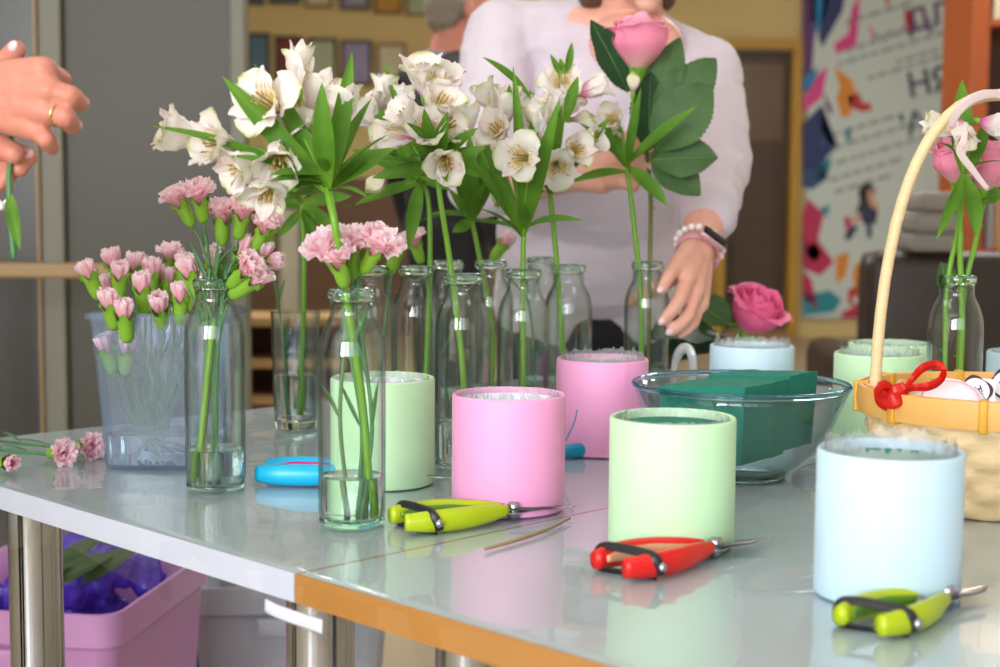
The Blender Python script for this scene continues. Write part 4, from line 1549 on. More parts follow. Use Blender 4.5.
def bloom(par, centre, axis, kind, rnd, sc=1.0, pink=False):
    Lm = dict(open=.022, half=.027, up=.028, bud=.018)[kind] * sc
    origin = V(centre) - V(axis).normalized() * Lm
    b = bpy.data.objects.new('bloom', OV)
    COL.objects.link(b)
    place(b, par, frame_to(origin, axis, rnd.uniform(0, 6.3), sc))
    for k in range(6):
        outer = k % 2 == 0
        v = AL[kind][rnd.randrange(3)]
        me = (v[1] if (pink and rnd.random() < .65) else v[0]) if outer else v[2]
        tilt = rnd.uniform(-.10, .10)
        child('petal' if outer else 'inner_petal', me, b,
              Matrix.Rotation(PI / 3 * k + rnd.uniform(-.12, .12), 4, 'Z') @ Matrix.Rotation(tilt, 4, 'Y') @ Matrix.Scale(rnd.uniform(.92, 1.06), 4))
    if kind in ('open', 'half'):
        child('stamens', ST, b, Matrix.Identity(4))
    return origin


def alstro(label, base, path, depth, blooms, leaves, seed, nrand=6, rstem=.0036, sc=1.0, stem_m='stem_green', pedn=True, group='white alstroemeria stems', straps=()):
    """base world point; path = pixels up to the branching point; blooms (px, py, dy, axis, kind, pink)"""
    rnd = random.Random(seed)
    t = thing('alstroemeria', label, 'flower', base, group)
    pts = [V(base)] + [D(px, py, depth + dy) for px, py, dy in path]
    sp = spline(pts, 8)
    br = sp[-1]
    bm = bmesh.new()
    tube(bm, sp, [rstem, rstem * .95, rstem * .85], 10)
    origins = []
    for (px, py, dy, ax, kind, pk) in blooms:
        s = sc * rnd.uniform(.93, 1.08)
        origins.append((bloom(t, D(px, py, depth + dy), screen_dir(ax), kind, rnd, s, pk), screen_dir(ax)))
    for (o, ax) in origins:
        m1 = br + (o - br) * .45 + UP * .012
        m2 = o - ax * .012
        tube(bm, spline([br - UP * .004, m1, m2, o - ax * .004], 5), [.0022, .0017, .0016], 7)
    obj('stem', bm, M[stem_m], t)
    for (px, py, dy, w, fa) in leaves:
        bm = bmesh.new()
        tipp = D(px, py, depth + dy)
        leafsheet(bm, br + V((rnd.uniform(-.003, .003), 0, rnd.uniform(-.006, .004))), tipp, w, screen_dir(fa), rnd.uniform(.06, .14), .22, twist=rnd.uniform(-.3, .3))
        obj('leaf', bm, M['leaf'], t)
    for k in range(nrand):
        a = 2 * PI * k / max(1, nrand) + rnd.uniform(-.4, .4)
        L = rnd.uniform(.045, .085) * sc
        d = V((math.cos(a) * .8, math.sin(a) * .8, rnd.uniform(-.25, .8))).normalized()
        q = br + UP * rnd.uniform(-.008, .012)
        bm = bmesh.new()
        leafsheet(bm, q, q + d * L, rnd.uniform(.011, .018), V((-d.x * .4, -d.y * .4 - .3, 1)), rnd.uniform(.08, .2), .2, twist=rnd.uniform(-.5, .5))
        obj('leaf', bm, M['leaf'], t)
    for (x0, y0, dy0, x1, y1, dy1, w, fa) in straps:      # leaves higher up, from their own starting point
        bm = bmesh.new()
        leafsheet(bm, D(x0, y0, depth + dy0), D(x1, y1, depth + dy1), w, screen_dir(fa), .08, .22, twist=rnd.uniform(-.3, .3))
        obj('leaf', bm, M['leaf'], t)
    return t


def foot(key, dx=0, dy=0, z=.012):
    return BT[key] + V((dx, dy, z))


up, lf, rg = (0, 1, .25), (-1, .2, .3), (1, .2, .3)
alstro('tall white alstroemeria with the largest blooms rising from the nearest bottle', foot('B2', .020, -.006), [(362, 400, 0), (346, 294, -.012), (335, 225, -.045), (327, 188, -.02)], 1.475, [
    (300, 66, .03, (.05, 1, .15), 'up', False), (266, 104, -.015, (-.45, .25, .9), 'open', False), (216, 143, -.02, (-.7, .15, .8), 'half', False),
    (178, 132, 0, (-1, .25, .25), 'half', False), (240, 166, -.03, (-.9, -.45, .45), 'half', False), (278, 160, -.035, (.05, -.7, .6), 'half', False),
    (268, 190, -.02, (-.2, -.9, .4), 'half', False), (343, 104, .0, (.15, .9, .2), 'up', True), (318, 92, .05, (.3, .9, -.2), 'half', False), (292, 128, .01, (-.1, .6, .8), 'half', True)],
    [(222, 76, -.01, .021, (0, .2, 1)), (236, 92, .02, .018, (.4, .1, 1)), (352, 52, 0, .019, (.2, .1, 1)), (322, 82, -.05, .021, (-.1, .1, 1)), (150, 126, -.03, .014, (0, .9, .6)),
     (226, 156, -.05, .016, (0, .8, .6)), (254, 64, .03, .018, (.3, .2, 1)), (372, 98, .04, .016, (-.3, .2, 1)), (268, 182, -.06, .016, (0, .9, .5)), (395, 148, .03, .024, (0, .6, 1)), (285, 200, .05, .016, (0, .5, 1))],
    1, 7, .0042, 1.02)
alstro('streaked white alstroemeria in the bottle just left of the front pink box', foot('B3', .004, 0), [(463, 372, 0), (450, 262, 0), (441, 205, -.01), (436, 165, -.005)], 1.80, [
    (423, 74, .0, (-.05, 1, .6), 'half', False), (438, 82, .015, (.3, .9, .5), 'half', True), (440, 104, -.02, (.4, .7, .7), 'half', False), (408, 118, -.02, (-.6, .5, .5), 'half', True), (446, 163, -.05, (.1, -.5, 1), 'half', False),
    (392, 136, -.02, (-1, .05, .2), 'up', True), (447, 126, -.01, (.7, .3, .6), 'half', False), (428, 128, -.03, (-.1, .2, 1), 'half', True)],
    [(448, 112, -.06, .020, (0, .2, 1)), (424, 108, -.07, .016, (0, .2, 1)), (478, 128, -.03, .018, (0, .5, 1)), (372, 178, .02, .022, (.2, .5, 1)), (412, 142, -.05, .013, (0, .3, 1)), (486, 148, -.02, .018, (.1, .5, 1))],
    2, 6, .0038, 1.1)
alstro('white alstroemeria with a drooping cream bloom rising behind the mint box', foot('B7', .006, 0), [(426, 372, 0), (430, 262, 0), (428, 200, 0), (420, 178, 0)], 2.0, [
    (368, 108, 0, (-.3, .9, .2), 'half', False), (384, 92, .02, (.2, 1, .1), 'up', False), (378, 183, -.04, (-.7, -.6, .4), 'bud', False), (362, 118, .02, (-.9, .4, .2), 'half', False), (402, 100, .02, (.1, 1, .2), 'up', False)],
    [(352, 150, 0, .022, (0, .5, 1)), (366, 96, .0, .02, (.2, .1, 1)), (384, 62, .02, .018, (.3, .1, 1)), (408, 250, -.02, .02, (0, .1, 1)), (450, 190, -.02, .016, (.1, .3, 1)), (355, 205, .02, .018, (.1, .4, 1))],
    3, 6, .0038)
alstro('leafy alstroemeria stem standing in the glass tumbler behind the carnations', V((tb.x + .004, tb.y, TZ + .02)), [(303, 330, 0), (304, 250, 0), (302, 205, 0)], 2.1, [
    (262, 172, .02, (-.7, .5, .4), 'half', False), (312, 168, .05, (.1, .9, .3), 'half', False)],
    [(272, 200, 0, .022, (0, .3, 1)), (336, 232, -.02, .022, (.1, .3, 1)), (318, 252, -.03, .014, (.3, .1, 1)), (352, 196, .0, .02, (.1, .3, 1)), (278, 238, 0, .014, (0, .3, 1))], 4, 6, .004)
alstro('upright white alstroemeria in the bottle directly behind the front pink box', foot('B4', .002, 0), [(523, 372, 0), (523, 262, 0), (524, 236, 0)], 1.93, [
    (508, 104, .0, (.1, 1, .35), 'up', True), (497, 130, -.02, (-.4, .3, .9), 'half', True), (521, 158, -.05, (-.5, -.1, 1), 'open', False), (489, 98, .04, (-.4, .9, .2), 'up', False), (535, 118, .01, (-.2, .9, .4), 'up', False), (500, 192, .03, (-.2, -1, .2), 'bud', False)],
    [(513, 66, -.02, .016, (.2, .3, 1)), (534, 90, .02, .018, (.2, .2, 1)), (560, 98, -.04, .020, (-.2, .2, 1)), (476, 128, -.02, .016, (0, .4, 1)), (470, 158, -.02, .016, (0, .4, 1))],
    5, 4, .0038, 1.0, straps=((532, 100, .02, 482, 57, .0, .020, (0, .8, .6)), (507, 120, .0, 509, 84, 0, .012, (.4, .2, 1)), (536, 140, .03, 530, 90, .03, .02, (.2, .1, 1))))
alstro('dark-leaved alstroemeria in the half hidden bottle behind the pink box', foot('B8', 0, 0), [(492, 330, 0), (478, 250, 0), (472, 222, 0)], 2.2, [
    (470, 112, .03, (-.1, 1, .2), 'half', False), (484, 150, .02, (.1, .4, .8), 'half', False)],
    [(455, 150, 0, .026, (.1, .2, 1)), (470, 135, -.02, .026, (0, .2, 1)), (490, 130, 0, .024, (-.1, .2, 1)), (505, 150, .02, .022, (-.2, .2, 1)), (448, 188, -.02, .014, (.2, .1, 1)), (452, 232, -.02, .018, (.1, .1, 1))],
    6, 5, .004)
alstro('white alstroemeria with yellow-throated blooms left of the holding hand', foot('B5', .002, 0), [(563, 350, 0), (556, 255, 0), (550, 192, 0)], 2.075, [
    (556, 166, -.04, (.0, -.5, 1), 'open', False), (576, 150, -.04, (.6, .2, .8), 'half', False), (562, 82, .02, (-.05, .5, 1), 'open', False), (594, 88, .01, (1, .35, .1), 'up', True),
    (548, 112, -.02, (-.3, .9, .3), 'up', False), (582, 118, .02, (.9, .1, .3), 'bud', True), (568, 104, .01, (.4, .7, .4), 'half', False), (590, 140, 0, (.9, .3, .4), 'half', True)],
    [(562, 104, -.05, .016, (-.3, .2, 1)), (532, 148, -.02, .016, (.1, .4, 1)), (610, 118, .02, .022, (-.1, .6, 1)), (520, 130, .0, .018, (.2, .4, 1)), (600, 128, .0, .014, (0, .5, 1))],
    7, 3, .0042, 1.0, straps=((566, 74, .02, 572, 42, .02, .011, (.3, .1, 1)), (560, 76, .02, 550, 54, .02, .009, (.3, .1, 1)), (564, 74, 0, 560, 58, .0, .008, (0, .3, 1)), (566, 122, -.03, 578, 76, -.03, .017, (-.3, .1, 1))))
alstro('long-leaved alstroemeria with two small blooms in the hand-held bottle', foot('B6', -.006, -.004), [(641, 300, 0), (634, 225, 0), (627, 168, 0)], 2.2, [
    (633, 84, 0, (.0, 1, .2), 'bud', True), (612, 120, -.02, (-.5, .4, .8), 'half', False), (618, 132, .02, (-.3, .6, .6), 'bud', False)],
    [(566, 184, -.03, .016, (.2, .7, .8)), (698, 106, -.04, .020, (.0, .7, .8)), (668, 206, -.03, .024, (.3, .2, 1)), (641, 88, -.02, .015, (-.4, .1, 1)), (592, 116, .03, .024, (.3, .5, 1)), (578, 122, .02, .014, (.1, .7, .6)), (636, 130, -.03, .012, (-.4, .1, 1))],
    8, 0, .0042, .92)
alstro('white alstroemeria crossing the hoop of the wicker basket', foot('B12', .004, -.004), [(962, 330, 0), (960, 250, 0), (962, 186, -.01), (964, 170, -.02)], 1.85, [
    (940, 126, -.06, (-1, .4, .1), 'up', False), (962, 134, -.08, (.05, -.8, .6), 'up', True), (998, 126, -.02, (.9, -.3, .4), 'half', True)],
    [(962, 80, .0, .026, (-.3, .1, 1)), (976, 238, -.06, .020, (.2, .1, 1)), (936, 240, -.05, .014, (.1, .1, 1)), (988, 120, .02, .018, (.1, .2, 1))], 9, 2, .0040, .88)

# ------------------------------------------------------------------ carnations
def carn_head(name, kind, sd):
    rnd = random.Random(sd)
    bm = bmesh.new()
    uvl = bm.loops.layers.uv.new('uv')
    layers = dict(full=((7, 88, .030, .031), (7, 66, .031, .029), (6, 44, .031, .026), (5, 22, .030, .022), (3, 5, .028, .016)),
                  open=((7, 66, .0265, .026), (6, 46, .0275, .023), (5, 26, .0275, .020), (4, 8, .027, .016)),
                  bud=((6, 18, .021, .017), (6, 10, .023, .015), (4, 4, .0235, .012)))[kind]
    for li, (n, ang, L, wd) in enumerate(layers):
        for k in range(n):
            az = 2 * PI * (k + li * .37) / n + rnd.uniform(-.2, .2)
            th1 = R(ang + rnd.uniform(-9, 9))
            th0 = R(8)
            nu, nv = 7, 12
            l2 = L * rnd.uniform(.9, 1.08)
            r, z = .0022, -.003
            rows = []
            sdn = rnd.uniform(0, 50)
            ca, sa = math.cos(az), math.sin(az)
            for i in range(nu + 1):
                t = i / nu
                th = th0 + (th1 - th0) * t ** 1.5
                if kind == 'bud':
                    th = R(34) * (1 - t * 1.45) + th1 * .5
                if i:
                    r += math.sin(th) * l2 / nu
                    z += math.cos(th) * l2 / nu
                hw = wd / 2 * (.18 + .82 * t ** .8)
                row = []
                for j in range(nv + 1):
                    s = -1 + 2 * j / nv
                    ru = math.sin(j * .95 + sdn) * .0026 * t ** 2 + mnoise.noise(V((s * 3 + sdn, t * 3, 1))) * .003 * t
                    ext = (.0009 * (1 if j % 2 else -.6) + .002 * mnoise.noise(V((j * .8, sdn, 0)))) if i == nu else 0
                    nrm_ = V((-math.cos(th), 0, math.sin(th)))
                    tg_ = V((math.sin(th), 0, math.cos(th)))
                    p = V((max(r, 0.0005), 0, z)) + V((0, 1, 0)) * hw * s * (1 - .15 * (s * s) * (i == nu)) + nrm_ * (ru + .22 * hw * s * s * (1 if kind != 'bud' else 1.9)) + tg_ * ext
                    p = V((p.x * ca - p.y * sa, p.x * sa + p.y * ca, p.z))
                    row.append((bm.verts.new(p), t, (s + 1) / 2))
                rows.append(row)
            for a, b in zip(rows, rows[1:]):
                for j in range(nv):
                    q = (a[j], a[j + 1], b[j + 1], b[j])
                    f = bm.faces.new([x[0] for x in q])
                    for l, x in zip(f.loops, q):
                        l[uvl].uv = (x[1], x[2])
    me = bpy.data.meshes.new(name)
    bm.to_mesh(me); bm.free()
    me.materials.append(M['carn'])
    me.polygons.foreach_set('use_smooth', [True] * len(me.polygons))
    return me


def calyx_mesh(sc):
    bm = bmesh.new()
    fn = lambda a, z, r: 0
    rings = []
    n = 40
    for r, z in ((0.0012, -.0255), (.0046, -.0245), (.0068, -.020), (.0078, -.014), (.0082, -.006), (.0086, 0), (.0094, .004), (.0112, .0085)):
        ring = []
        for k in range(n):
            a = 2 * PI * k / n
            tooth = (.5 + .5 * math.cos(a * 5)) ** .8
            zz = z
            if z > 0:
                zz = z * (.1 + 1.0 * tooth)
            ring.append(bm.verts.new(V((r * math.cos(a), r * math.sin(a), zz)) * sc))
        rings.append(ring)
    loft(bm, rings)
    bm.faces.new(rings[0][::-1])
    me = bpy.data.meshes.new('calyx')
    bm.to_mesh(me); bm.free()
    me.materials.append(M['calyx'])
    me.polygons.foreach_set('use_smooth', [True] * len(me.polygons))
    return me


CH = {k: [carn_head('flower_head', k, 10 * i + j) for j in range(3)] for i, k in enumerate(('full', 'open', 'bud'))}
CX = calyx_mesh(.92)


def carnation(label, base, path, depth, heads, seed, group, leaves=3, sc=1.0, rst=.0019):
    """heads: (px, py, dy, axis, kind) - the pixel is the middle of the pink head"""
    rnd = random.Random(seed)
    t = thing('carnation', label, 'flower', base, group)
    pts = [V(base)] + [(D(px, py, depth + dy)) for px, py, dy in path]
    ends = []
    for (px, py, dy, ax, kind) in heads:
        a = screen_dir(ax)
        s = sc * rnd.uniform(1.0, 1.1) * (1.15 if kind == 'bud' else 1.0)
        c = D(px, py, depth + dy) - a * .010 * s
        mw_ = frame_to(c, a, rnd.uniform(0, 6), s)
        cx = bpy.data.objects.new('calyx', CX)
        COL.objects.link(cx)
        place(cx, t, mw_)
        hd = bpy.data.objects.new('flower_head', CH[kind][rnd.randrange(3)])
        COL.objects.link(hd)
        place(hd, t, mw_)
        ends.append((c - a * .0248 * s, a))
    bm = bmesh.new()
    if len(pts) > 1:
        sp = spline(pts, 6)
        tube(bm, sp, [rst * 1.15, rst], 8)
        br = sp[-1]
    else:
        br = pts[0]
        sp = [br]
    for (e, a) in ends:
        L = (e - br).length
        tube(bm, spline([br, br.lerp(e, .5) + UP * L * .06 - a * L * .02, e - a * min(.02, L * .3), e], 5), [rst, rst * .8], 7)
    obj('stem', bm, M['stem_dark'], t)
    for k in range(leaves):
        q = sp[min(len(sp) - 1, int(len(sp) * (.35 + .6 * k / max(1, leaves))))]
        a = rnd.uniform(0, 6.28)
        d = V((math.cos(a) * .5, math.sin(a) * .4, 1)).normalized()
        bm = bmesh.new()
        leafsheet(bm, q, q + d * rnd.uniform(.035, .06), .0045, (-d.x, -1, .3), rnd.uniform(-.1, .2), .2, nu=8, nv=2)
        obj('leaf', bm, M['stem_dark'], t)
    return t


g1 = 'carnations in the bottle before the clear tub'
b1 = BT['B1']
carnation('pink spray carnation with the two topmost heads in the bottle before the tub', foot('B1', -.012, 0), [(205, 400, 0), (208, 300, 0), (210, 268, 0)], 1.655,
          [(178, 199, -.01, (-.5, 1, .3), 'open'), (199, 194, -.03, (-.05, 1, .6), 'open'), (188, 268, .03, (-.3, 1, .3), 'bud')], 1, g1)
carnation('pink carnation with two wide heads in the middle of the bottle cluster', foot('B1', -.006, .006), [(214, 400, 0), (214, 300, 0), (218, 265, 0)], 1.655,
          [(222, 214, .0, (.05, 1, .3), 'open'), (243, 211, -.01, (.25, 1, .4), 'open'), (215, 258, .02, (0, 1, .4), 'bud')], 2, g1)
carnation('pink carnation leaning right with drooping heads over the bottle shoulder', foot('B1', -.01, -.006), [(206, 420, 0), (222, 320, 0), (226, 272, 0)], 1.655,
          [(247, 268, -.03, (.7, .6, .5), 'open'), (259, 276, -.02, (.9, .6, .3), 'bud'), (244, 246, .01, (.4, 1, .3), 'bud')], 3, g1)
carnation('pink carnation with small buds at the right of the bottle cluster', foot('B1', .0, .010), [(216, 400, 0), (222, 300, 0), (232, 262, 0)], 1.655,
          [(264, 226, .0, (.4, 1, .3), 'open'), (273, 220, .01, (.6, 1, .2), 'bud'), (263, 250, .01, (.4, 1, .2), 'bud'), (274, 262, .01, (1, .3, .2), 'bud')], 4, g1, sc=.9)
bm = bmesh.new()
tube(bm, spline([foot('B1', -.020, -.012), D(203, 420, 1.65), D(210, 350, 1.65), D(214, 318, 1.655)], 6), .0034, 9)
tag(obj('plant_stalk', bm, M['stem_green']), 'thick pale green cut stem in the bottle before the tub', 'stem')

g2 = 'full carnations in the nearest bottle'
carnation('full pink carnation at the left of the nearest bottle', foot('B2', .004, .004), [(362, 430, 0), (348, 340, 0), (345, 300, 0)], 1.475, [(328, 250, -.02, (-.4, .8, .5), 'full')], 11, g2, 3)
carnation('full pink carnation at the middle of the nearest bottle', foot('B2', .010, .0), [(366, 430, 0), (356, 340, 0), (350, 300, 0)], 1.475, [(352, 246, .0, (.0, 1, .35), 'full')], 12, g2, 4)
carnation('full pink carnation leaning right from the nearest bottle', foot('B2', .008, -.008), [(372, 430, 0), (362, 340, 0), (356, 300, 0)], 1.475, [(378, 246, -.01, (.5, .8, .4), 'full')], 13, g2, 4)
carnation('lower pink carnation at the front of the nearest bottle cluster', foot('B2', -.004, .010), [(340, 420, 0), (345, 340, 0), (347, 300, 0)], 1.475, [(338, 258, -.03, (-.15, .9, .6), 'open')], 14, g2, 2)
carnation('small pink carnation in the bottle behind the nearest carnations', foot('B10', .004, .0), [(436, 330, 0), (424, 272, 0)], 2.17, [(414, 240, 0, (-.3, 1, .3), 'open')], 15, None, 1)
carnation('small pink carnation bud behind the full carnations, in the hidden bottle', foot('B11', .004, 0), [(384, 330, 0), (392, 270, 0)], 1.98, [(398, 246, 0, (.3, 1, .3), 'bud')], 16, None, 1)
carnation('pink carnation with a green calyx leaning before the white sweater', foot('B9', -.006, 0), [(530, 310, 0), (512, 280, 0), (497, 262, 0)], 2.34, [(507, 240, 0, (.7, .9, .3), 'bud')], 17, None, 1)
carnation('thin pink carnation standing in the glass tumbler', V((tb.x - .008, tb.y, TZ + .02)), [(282, 330, 0), (272, 262, 0)], 2.1, [(266, 222, .02, (-.1, 1, .2), 'bud')], 18, None, 2)

g3 = 'carnation buds in the clear tub'
tubbuds = [  # px, py, depth, axis, label
    (87, 270, 1.80, (-.35, 1, .3), 'pink carnation bud leaning out furthest to the left of the tub'),
    (112, 258, 1.88, (-.2, 1, .2), 'pink carnation bud at the back left of the tub, highest on that side'),
    (120, 271, 1.82, (.1, 1, .3), 'pink carnation bud just below the back left one in the tub'),
    (136, 262, 1.88, (0, 1, .2), 'pink carnation bud at the back of the tub, fourth from the left'),
    (142, 283, 1.78, (0, 1, .3), 'upright pink carnation bud in the middle of the tub'),
    (152, 268, 1.86, (.1, 1, .2), 'pink carnation bud behind the upright middle bud of the tub'),
    (166, 276, 1.88, (.1, 1, .2), 'small pink carnation bud right of the middle of the tub'),
    (170, 254, 1.92, (0, 1, .3), 'open pink carnation highest in the tub at the back right'),
    (184, 262, 1.88, (.2, 1, .2), 'pink carnation bud next to the highest one in the tub'),
    (108, 299, 1.745, (-.1, 1, .5), 'pink carnation bud at the left rim of the tub'),
    (124, 309, 1.745, (0, 1, .4), 'pink carnation bud at the front rim of the tub, second from left'),
    (159, 303, 1.74, (.05, .8, .8), 'round pink carnation bud facing forward over the front rim of the tub'),
    (180, 292, 1.75, (.05, 1, .3), 'pink carnation bud with a pointed calyx beside the bottle neck'),
    (104, 344, 1.77, (-.2, 1, .4), 'pink carnation bud sunk inside the tub at the left'),
    (128, 345, 1.77, (.2, .9, .4), 'pink carnation bud sunk inside the tub, right of its sunken twin'),
    (196, 280, 1.85, (.2, 1, .2), 'pink carnation bud at the right rim of the tub behind the bottle'),
    (106, 284, 1.86, (-.1, 1, .3), 'pale carnation bud between the leftmost buds of the tub'),
    (204, 300, 1.80, (.3, 1, .2), 'lower carnation bud at the right of the tub, behind the glass neck')]
rnd = random.Random(77)
for k, (px, py, y, ax, lab) in enumerate(tubbuds):
    sx = (px - 150) / 60
    base = mw @ V((max(-.05, min(.05, -sx * .02 + rnd.uniform(-.03, .03))), rnd.uniform(-.045, .045), .012))
    midp = D(150 + (px - 150) * .45, 400, 1.83)
    carnation(lab, base, [(150 + (px - 150) * .35, 420, 1.835 - y), (150 + (px - 150) * .7, min(370, py + 75), (1.835 - y) * .4)], y, [(px, py, 0, ax, 'open' if k == 7 else 'bud')], 100 + k, g3, 4, 1.0 if k != 7 else .95, .0017)

# cut flowers lying at the left end of the table
g4 = 'carnations lying on the table'
def lying(label, head, tail, seed, kind):
    hp = T(*head, TZ + .014)
    tl_ = T(*tail, TZ + .006)
    ax = (hp - tl_).normalized()
    ax = (ax + V((0, -.25, .12))).normalized()
    rnd = random.Random(seed)
    t = thing('carnation', label, 'flower', hp, g4)
    c = hp - ax * .010
    mw_ = frame_to(c, ax, rnd.uniform(0, 6), 1.0)
    for nm, me in (('calyx', CX), ('flower_head', CH[kind][seed % 3])):
        o = bpy.data.objects.new(nm, me)
        COL.objects.link(o)
        place(o, t, mw_)
    bm = bmesh.new()
    e = c - ax * .0248
    tube(bm, spline([e, e - ax * .02 , e.lerp(tl_, .5) + V((0, 0, -.002)), tl_], 6), .002, 8)
    obj('stem', bm, M['stem_dark'], t)
    for k in range(3):
        q = e.lerp(tl_, .2 + .25 * k)
        bm = bmesh.new()
        leafsheet(bm, q, q + V((rnd.uniform(-.05, -.02), rnd.uniform(-.02, .02), rnd.uniform(.005, .02))), .006, (0, -.3, 1), .1, .2, nu=8, nv=2)
        obj('leaf', bm, M['stem_dark'], t)
lying('pink carnation lying nearest the clear tub, at the right of the pair', (89, 447), (-40, 436), 201, 'open')
lying('pink carnation lying in the middle of the three cut flowers at left', (62, 453), (-50, 443), 202, 'open')
lying('small pink carnation bud lying at the table edge on the far left', (11, 463), (-60, 452), 203, 'bud')

# ------------------------------------------------------------------ roses
def rose_head(par, centre, axis, sc, mname, seed, fl=1.0):
    rnd = random.Random(seed)
    mw_ = frame_to(V(centre) - V(axis).normalized() * .024 * sc, axis, rnd.uniform(0, 6), sc)
    bm = bmesh.new()
    lathe(bm, [(0, -.012), (.004, -.012), (.0075, -.006), (.009, 0), (.008, .004), (0, .005)], 16)
    me = bpy.data.meshes.new('flower_head')
    bm.to_mesh(me); bm.free()
    me.materials.append(M['calyx'])
    hd = bpy.data.objects.new('flower_head', me)
    COL.objects.link(hd)
    place(hd, par, mw_)
    k = 0
    for (n, rr, hh, flare, wd) in ((3, .0085, .0475, 0, .030), (3, .0130, .0485, .05, .038), (4, .0170, .0480, .15, .044), (4, .0205, .0465, .35 * fl, .050), (4, .0235, .0440, .8 * fl, .054)):
        for i in range(n):
            az = 2 * PI * i / n + k * .61 + rnd.uniform(-.15, .15)
            k += 1
            bm = bmesh.new()
            uvl = bm.loops.layers.uv.new('uv')
            nu, nv = 10, 10
            sd = rnd.uniform(0, 40)
            h2 = hh * rnd.uniform(.95, 1.05)
            rows = []
            for a in range(nu + 1):
                t = a / nu
                r_ = rr * (.34 + .80 * math.sin(min(t * 1.5, 1) * PI * .52)) * (1 - .26 * max(0, t - .5) * 2 * max(0, 1.0 - flare * .9))
                if t > .72:
                    r_ += flare * .012 * ((t - .72) / .28) ** 1.6
                z = h2 * t - (flare * .006 * ((t - .78) / .22) ** 2 if t > .78 else 0)
                hw = wd * .5 * (.42 + .58 * math.sin(PI / 2 * min(1, t / .6)) ** .8) * (1 if t < .75 else math.sqrt(max(.05, 1 - ((t - .75) / .25 * .9) ** 2.2)))
                row = []
                for b in range(nv + 1):
                    s = -1 + 2 * b / nv
                    ang = az + s * hw / max(r_, .008)
                    zz = z - (.0035 * s * s * t ** 3) * (1 + flare * .3) + .0015 * mnoise.noise(V((s * 2 + sd, t * 3, 0)))
                    r2 = r_ + flare * .0035 * s * s * t ** 2 + .0012 * mnoise.noise(V((s * 2.5, t * 3 + sd, 5)))
                    row.append((bm.verts.new(V((r2 * math.cos(ang), r2 * math.sin(ang), zz))), t, (s + 1) / 2))
                rows.append(row)
            for a_, b_ in zip(rows, rows[1:]):
                for j in range(nv):
                    q = (a_[j], a_[j + 1], b_[j + 1], b_[j])
                    f = bm.faces.new([x[0] for x in q])
                    for l, x in zip(f.loops, q):
                        l[uvl].uv = (x[1], x[2])
            me = bpy.data.meshes.new('petal')
            bm.to_mesh(me); bm.free()
            me.materials.append(M[mname])
            me.polygons.foreach_set('use_smooth', [True] * len(me.polygons))
            child('petal', me, hd, Matrix.Identity(4))
    for i in range(5):
        az = 2 * PI * i / 5 + .4
        d = V((math.cos(az), math.sin(az), 0))
        bm = bmesh.new()
        dn = (.020, -.010) if i % 2 else (.026, .018)
        leafsheet(bm, d * .007, d * dn[0] + V((0, 0, dn[1] + .004)), .010, -d * .3 + V((0, 0, 1)), .15, .2, nu=8, nv=3)
        me = bpy.data.meshes.new('sepal')
        bm.to_mesh(me); bm.free()
        me.materials.append(M['leaf_light'])
        me.polygons.foreach_set('use_smooth', [True] * len(me.polygons))
        child('sepal', me, hd, Matrix.Identity(4))
    return mw_ @ V((0, 0, -.011))


def rose(label, centre, axis, sc, mname, stem_pts, leaves, seed, group=None, stem_m='rose_stem', rs=.0034, fl=.5):
    t = thing('rose', label, 'flower', stem_pts[-1], group)
    e = rose_head(t, centre, axis, sc, mname, seed, fl)
    bm = bmesh.new()
    sp = spline([e] + stem_pts, 8)
    tube(bm, sp, rs, 9)
    for k in range(4):
        q = sp[int(len(sp) * (.25 + .17 * k))]
        tube(bm, [q, q + V((.008 * (-1) ** k, 0, .004))], [.0018, .0002], 6)
    obj('stem', bm, M[stem_m], t)
    for (a, b, w, fa, mm) in leaves:
        bm = bmesh.new()
        leafsheet(bm, a, b, w, screen_dir(fa), .06, .12, nu=34, nv=6, peak=.47, serr=.07, ruf=.016, seed=seed + w * 90)
        lf_ = obj('leaf', bm, M[mm], t)
        bm = bmesh.new()
        tube(bm, [a, a.lerp(b, .5) + screen_dir(fa) * (.03 * (b - a).length + .0005), a.lerp(b, .95) + screen_dir(fa) * .002], [.0010, .0003], 6)
        obj('midrib', bm, M['leaf_rib'], lf_)
    return t


hy = 2.25
rose('pink rose with big dark leaves held up before the white sweater', D(638, 42, hy), screen_dir((.02, 1, .12)), 1.62, 'rose',
     [D(640, 110, hy + .02), D(650, 185, hy + .01), D(650, 260, 2.215), foot('B6', .004, .006)],
     [(D(628, 92, hy), D(590, 20, hy - .03), .050, (.3, .1, 1), 'rose_leaf_dark'), (D(650, 110, hy), D(680, 38, hy + .03), .055, (-.2, .1, 1), 'rose_leaf'),
      (D(655, 130, hy - .02), D(716, 58, hy + .02), .075, (-.2, .3, 1), 'rose_leaf'), (D(655, 150, hy - .03), D(712, 84, hy - .03), .085, (-.1, .3, 1), 'rose_leaf'),
      (D(652, 160, hy - .03), D(718, 158, hy - .04), .075, (-.1, .5, 1), 'rose_leaf'), (D(652, 152, hy - .02), D(700, 196, hy - .04), .06, (0, .2, 1), 'rose_leaf'), (D(648, 150, hy - .01), D(650, 72, hy + .01), .06, (.1, .1, 1), 'rose_leaf_dark')], 31, fl=1.0)
ly = 2.42
rose('deep pink rose lying on the table behind the rear pale blue box', D(756, 312, ly), screen_dir((.35, .75, .45)), 1.55, 'rose_hot',
     [D(728, 330, ly + .02), T(690, 356, TZ + .006), T(650, 366, TZ + .004)],
     [(D(722, 335, ly), D(650, 338, ly - .12), .085, (.1, 1, .7), 'rose_leaf_dark'), (D(730, 325, ly), D(690, 300, ly + .05), .06, (.1, .4, 1), 'rose_leaf'), (D(716, 340, ly - .02), D(660, 362, ly - .1), .06, (0, .8, .6), 'rose_leaf_dark')], 32, fl=1.1)
